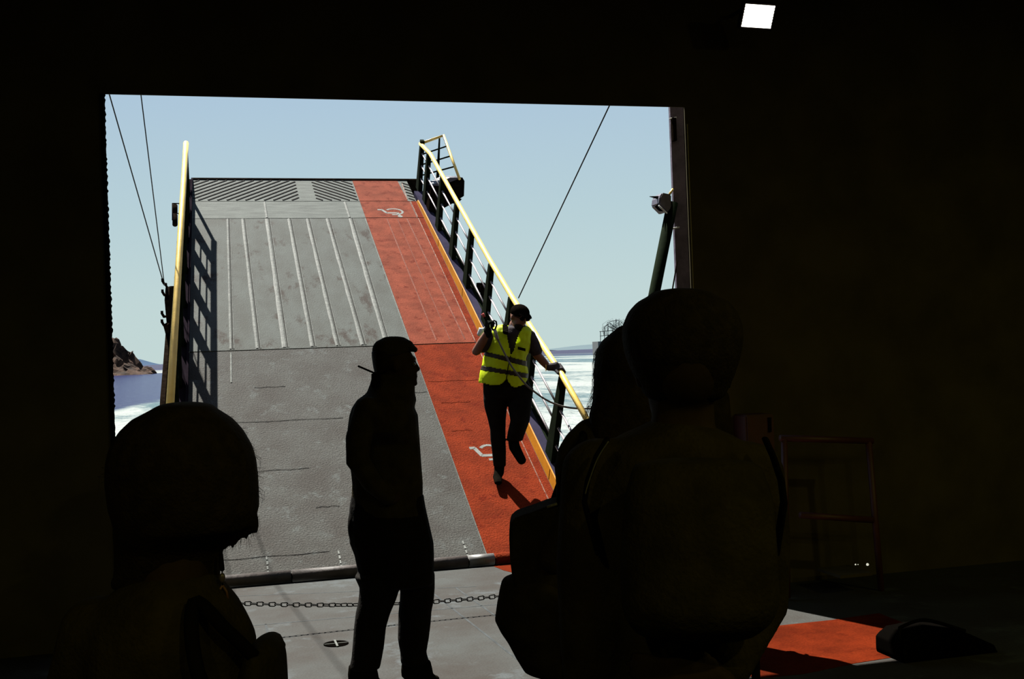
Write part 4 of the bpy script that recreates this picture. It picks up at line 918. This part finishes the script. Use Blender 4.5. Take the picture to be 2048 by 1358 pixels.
# shoulder bag hanging at her left side
bg2 = empty('shoulder_bag', q4(1065, 1180, -.02), 'dark slouchy shoulder bag hanging at the long-haired woman\'s left side', 'bag')
bm = bmesh.new()
prism(bm, [q4(x, y, -.07) for x, y in ((1023, 1030), (1060, 1018), (1112, 998), (1130, 1000), (1150, 1170), (1028, 1172), (1020, 1110), (1018, 1060))], CF * .14)
bmesh.ops.bevel(bm, geom=bm.edges[:], offset=.008, segments=2, affect='EDGES'); voxel('upper_pouch', bm, M_cloth2, bg2, .006, 1)
bm = bmesh.new(); rows(bm, [(1003, 1140, 1160, .08), (999, 1145, 1178, .09), (994, 1145, 1205, .10), (989, 1145, 1240, .10), (1000, 1140, 1262, .10), (1014, 1140, 1282, .09), (1030, 1140, 1312, .09), (1047, 1150, 1340, .08), (1085, 1150, 1352, .06)], D4); voxel('lower_pouch', bm, M_cloth, bg2, .007, 2)
bm = bmesh.new(); tube(bm, smooth_pts([q4(1118, 1012, -.05), q4(1124, 940, -.10), q4(1160, 872, -.10), q4(1160, 880, .12), q4(1110, 1010, .08)]), .010, 8); fin('strap', bm, M_rubber, bg2, True)
bm = bmesh.new(); tube(bm, [q4(1092, 1006, -.075), q4(1112, 999, -.075)], .004, 8); fin('edge_highlight', bm, mat('bag_highlight_grey', (.12, .11, .11), .35), bg2, True)  # pale rod standing for the highlight on the bag's top edge

# ---------------------------------------------------------------- tall man, right foreground
D5 = 2.15
q5 = lambda x, y, b=0: at(x, y, D5, b)
arms5 = [(q5(1190, 1560, -.05), Vector((0, 0, -1)), [(q5(1205, 940), .060), (q5(1185, 1120, -.03), .052), (q5(1185, 1280, -.05), .046), (q5(1190, 1555, -.05), .030)]),
         (q5(1400, 1300, -.20), (q5(1340, 1290, -.22) - q5(1400, 1300, -.20)), [(q5(1488, 945), .058), (q5(1504, 1080, -.03), .048), (q5(1496, 1188, -.06), .044), (q5(1400, 1300, -.20), .030)])]
tall, _ = passenger('tall man seen from behind in the right foreground, black silhouette before the dark bulkhead', D5, 1366, 738, None,
    [(1288, 1420, 850, .07), (1235, 1470, 872, .10), (1195, 1515, 905, .12), (1172, 1540, 945, .13), (1168, 1545, 1000, .14), (1180, 1530, 1100, .13), (1195, 1505, 1200, .13), (1190, 1495, 1280, .13), (1185, 1492, 1380, .14), (1190, 1488, 1480, .14)], M_cloth, M_cloth2, armspec=arms5, headk=1.08)
bm = bmesh.new(); rows(bm, [(1288, 1450, 790, .08), (1266, 1468, 750, .105), (1250, 1480, 712, .12), (1243, 1486, 675, .122), (1245, 1484, 650, .118), (1256, 1474, 624, .11), (1274, 1458, 604, .095), (1300, 1430, 590, .07)], D5)
ell(bm, q5(1322, 588), .02, .006, .02); voxel('hair', bm, M_hair, tall, .007, 2)
# his backpack
bp2 = empty('backpack', q5(1360, 1050, -.26), 'large dark backpack on the tall man\'s back with a pale strap edge', 'bag')
bm = bmesh.new(); rows(bm, [(1240, 1474, 905, .06, -.22), (1222, 1488, 960, .09, -.24), (1215, 1494, 1060, .10, -.25), (1215, 1494, 1140, .11, -.26), (1222, 1484, 1172, .10, -.25), (1240, 1462, 1198, .07, -.24)], D5); voxel('pack', bm, M_cloth2, bp2, .010, 3)
for sg, xs in ((-1, ((1203, 866), (1182, 900), (1166, 945), (1160, 985), (1185, 1080))), (1, ((1500, 866), (1515, 900), (1530, 945), (1535, 985), (1520, 1080)))):
    bm = bmesh.new(); limb(bm, [(q5(x, y, -.13), .005, .020) for x, y in xs], 8, hint=CR); fin('strap', bm, M_rubber, bp2, True)
bm = bmesh.new(); tube(bm, smooth_pts([q5(1203, 868, -.155), q5(1182, 902, -.155), q5(1166, 945, -.155), q5(1160, 966, -.155)]), .0012, 6); fin('strap_piping', bm, mat('grey_piping', (.06, .055, .05), .6), bp2, True)

# passenger standing behind the tall man; their shadow falls across the red lane
D6 = 6.76
q6 = lambda x, y, b=0: at(x, y, D6, b)
arms6 = [(q6(1307, 975, -.02), Vector((0, 0, -1)), [(q6(1314, 795), .050), (q6(1306, 880), .044), (q6(1307, 970, -.02), .028)]), (q6(1445, 975, -.02), Vector((0, 0, -1)), [(q6(1436, 795), .050), (q6(1445, 880), .044), (q6(1445, 970, -.02), .028)])]
hid, _ = passenger('passenger hidden behind the tall man, showing only as a shadow on the red lane', D6, 1375, 725, None,
    [(1350, 1400, 762, .06), (1322, 1428, 772, .09), (1306, 1444, 790, .12), (1304, 1446, 830, .13), (1308, 1442, 900, .13), (1308, 1442, 960, .13)], M_cloth, M_cloth2, armspec=arms6, headk=.95)
bm = bmesh.new(); rows(bm, [(1350, 1400, 750, .08), (1346, 1404, 725, .10), (1350, 1400, 702, .09), (1362, 1388, 693, .05)], D6); voxel('hair', bm, M_hair, hid, .009, 2)

# trolley suitcase beside the tall man: the pull handle shows against the lit lane
D7 = 2.5
q7 = lambda x, y, b=0: at(x, y, D7, b)
tc_ = empty('trolley_suitcase', Vector((q7(1475, 1500).x, q7(1475, 1500).y, 0)), 'dark trolley suitcase with an upright pull handle beside the tall man', 'suitcase')
zt = q7(1475, 1275).z
for xp in (1440, 1509):
    p = q7(xp, 1275); bm = bmesh.new(); tube(bm, [Vector((p.x, p.y, .58)), Vector((p.x, p.y, p.z - .01))], .0095, 10); fin('handle_tube', bm, M_rubber, tc_, True)
a, b_ = q7(1436, 1275), q7(1513, 1275); bm = bmesh.new(); tube(bm, [a, b_], .015, 10); fin('grip', bm, M_rubber, tc_, True)
a, b_ = q7(1405, 1400), q7(1520, 1400); bm = bmesh.new(); lo_ = Vector((min(a.x, b_.x), a.y - .02, .05)); hi_ = Vector((max(a.x, b_.x) , a.y + .2, .60))
box(bm, (lo_.x, lo_.y - .1, .06), (hi_.x, hi_.y - .05, .60)); bmesh.ops.bevel(bm, geom=bm.edges[:], offset=.025, segments=3, affect='EDGES'); fin('shell', bm, M_rubber, tc_)
for x in (lo_.x + .03, hi_.x - .03):
    for y in (lo_.y - .07, hi_.y - .08):
        bm = bmesh.new(); tube(bm, [Vector((x - .012, y, .028)), Vector((x + .012, y, .028))], .028, 14); fin('wheel', bm, M_black, tc_, True)

# duffel bag on the deck at the right end of the lit lane
df = empty('duffel_bag', onZ(1880, 1330, 0), 'dark duffel bag on the deck at the right end of the lit red lane', 'bag')
bm = bmesh.new(); prism(bm, [onY(x, y, 5.36) for x, y in ((1828, 1272), (1816, 1282), (1806, 1293), (1806, 1318), (1812, 1338), (1990, 1378), (2010, 1330), (1990, 1290), (1940, 1268), (1880, 1262))], (0, .26, 0))
voxel('bag_body', bm, M_black, df, .008, 2)
bm = bmesh.new(); tube(bm, smooth_pts([onY(1800, 1255, 5.5), onY(1799, 1272, 5.45), onY(1803, 1292, 5.40), onY(1812, 1310, 5.34)]), .010, 8); tube(bm, smooth_pts([onY(1800, 1255, 5.5), onY(1850, 1240, 5.48), onY(1930, 1262, 5.45)]), .010, 8); fin('carry_strap', bm, M_rubber, df, True)
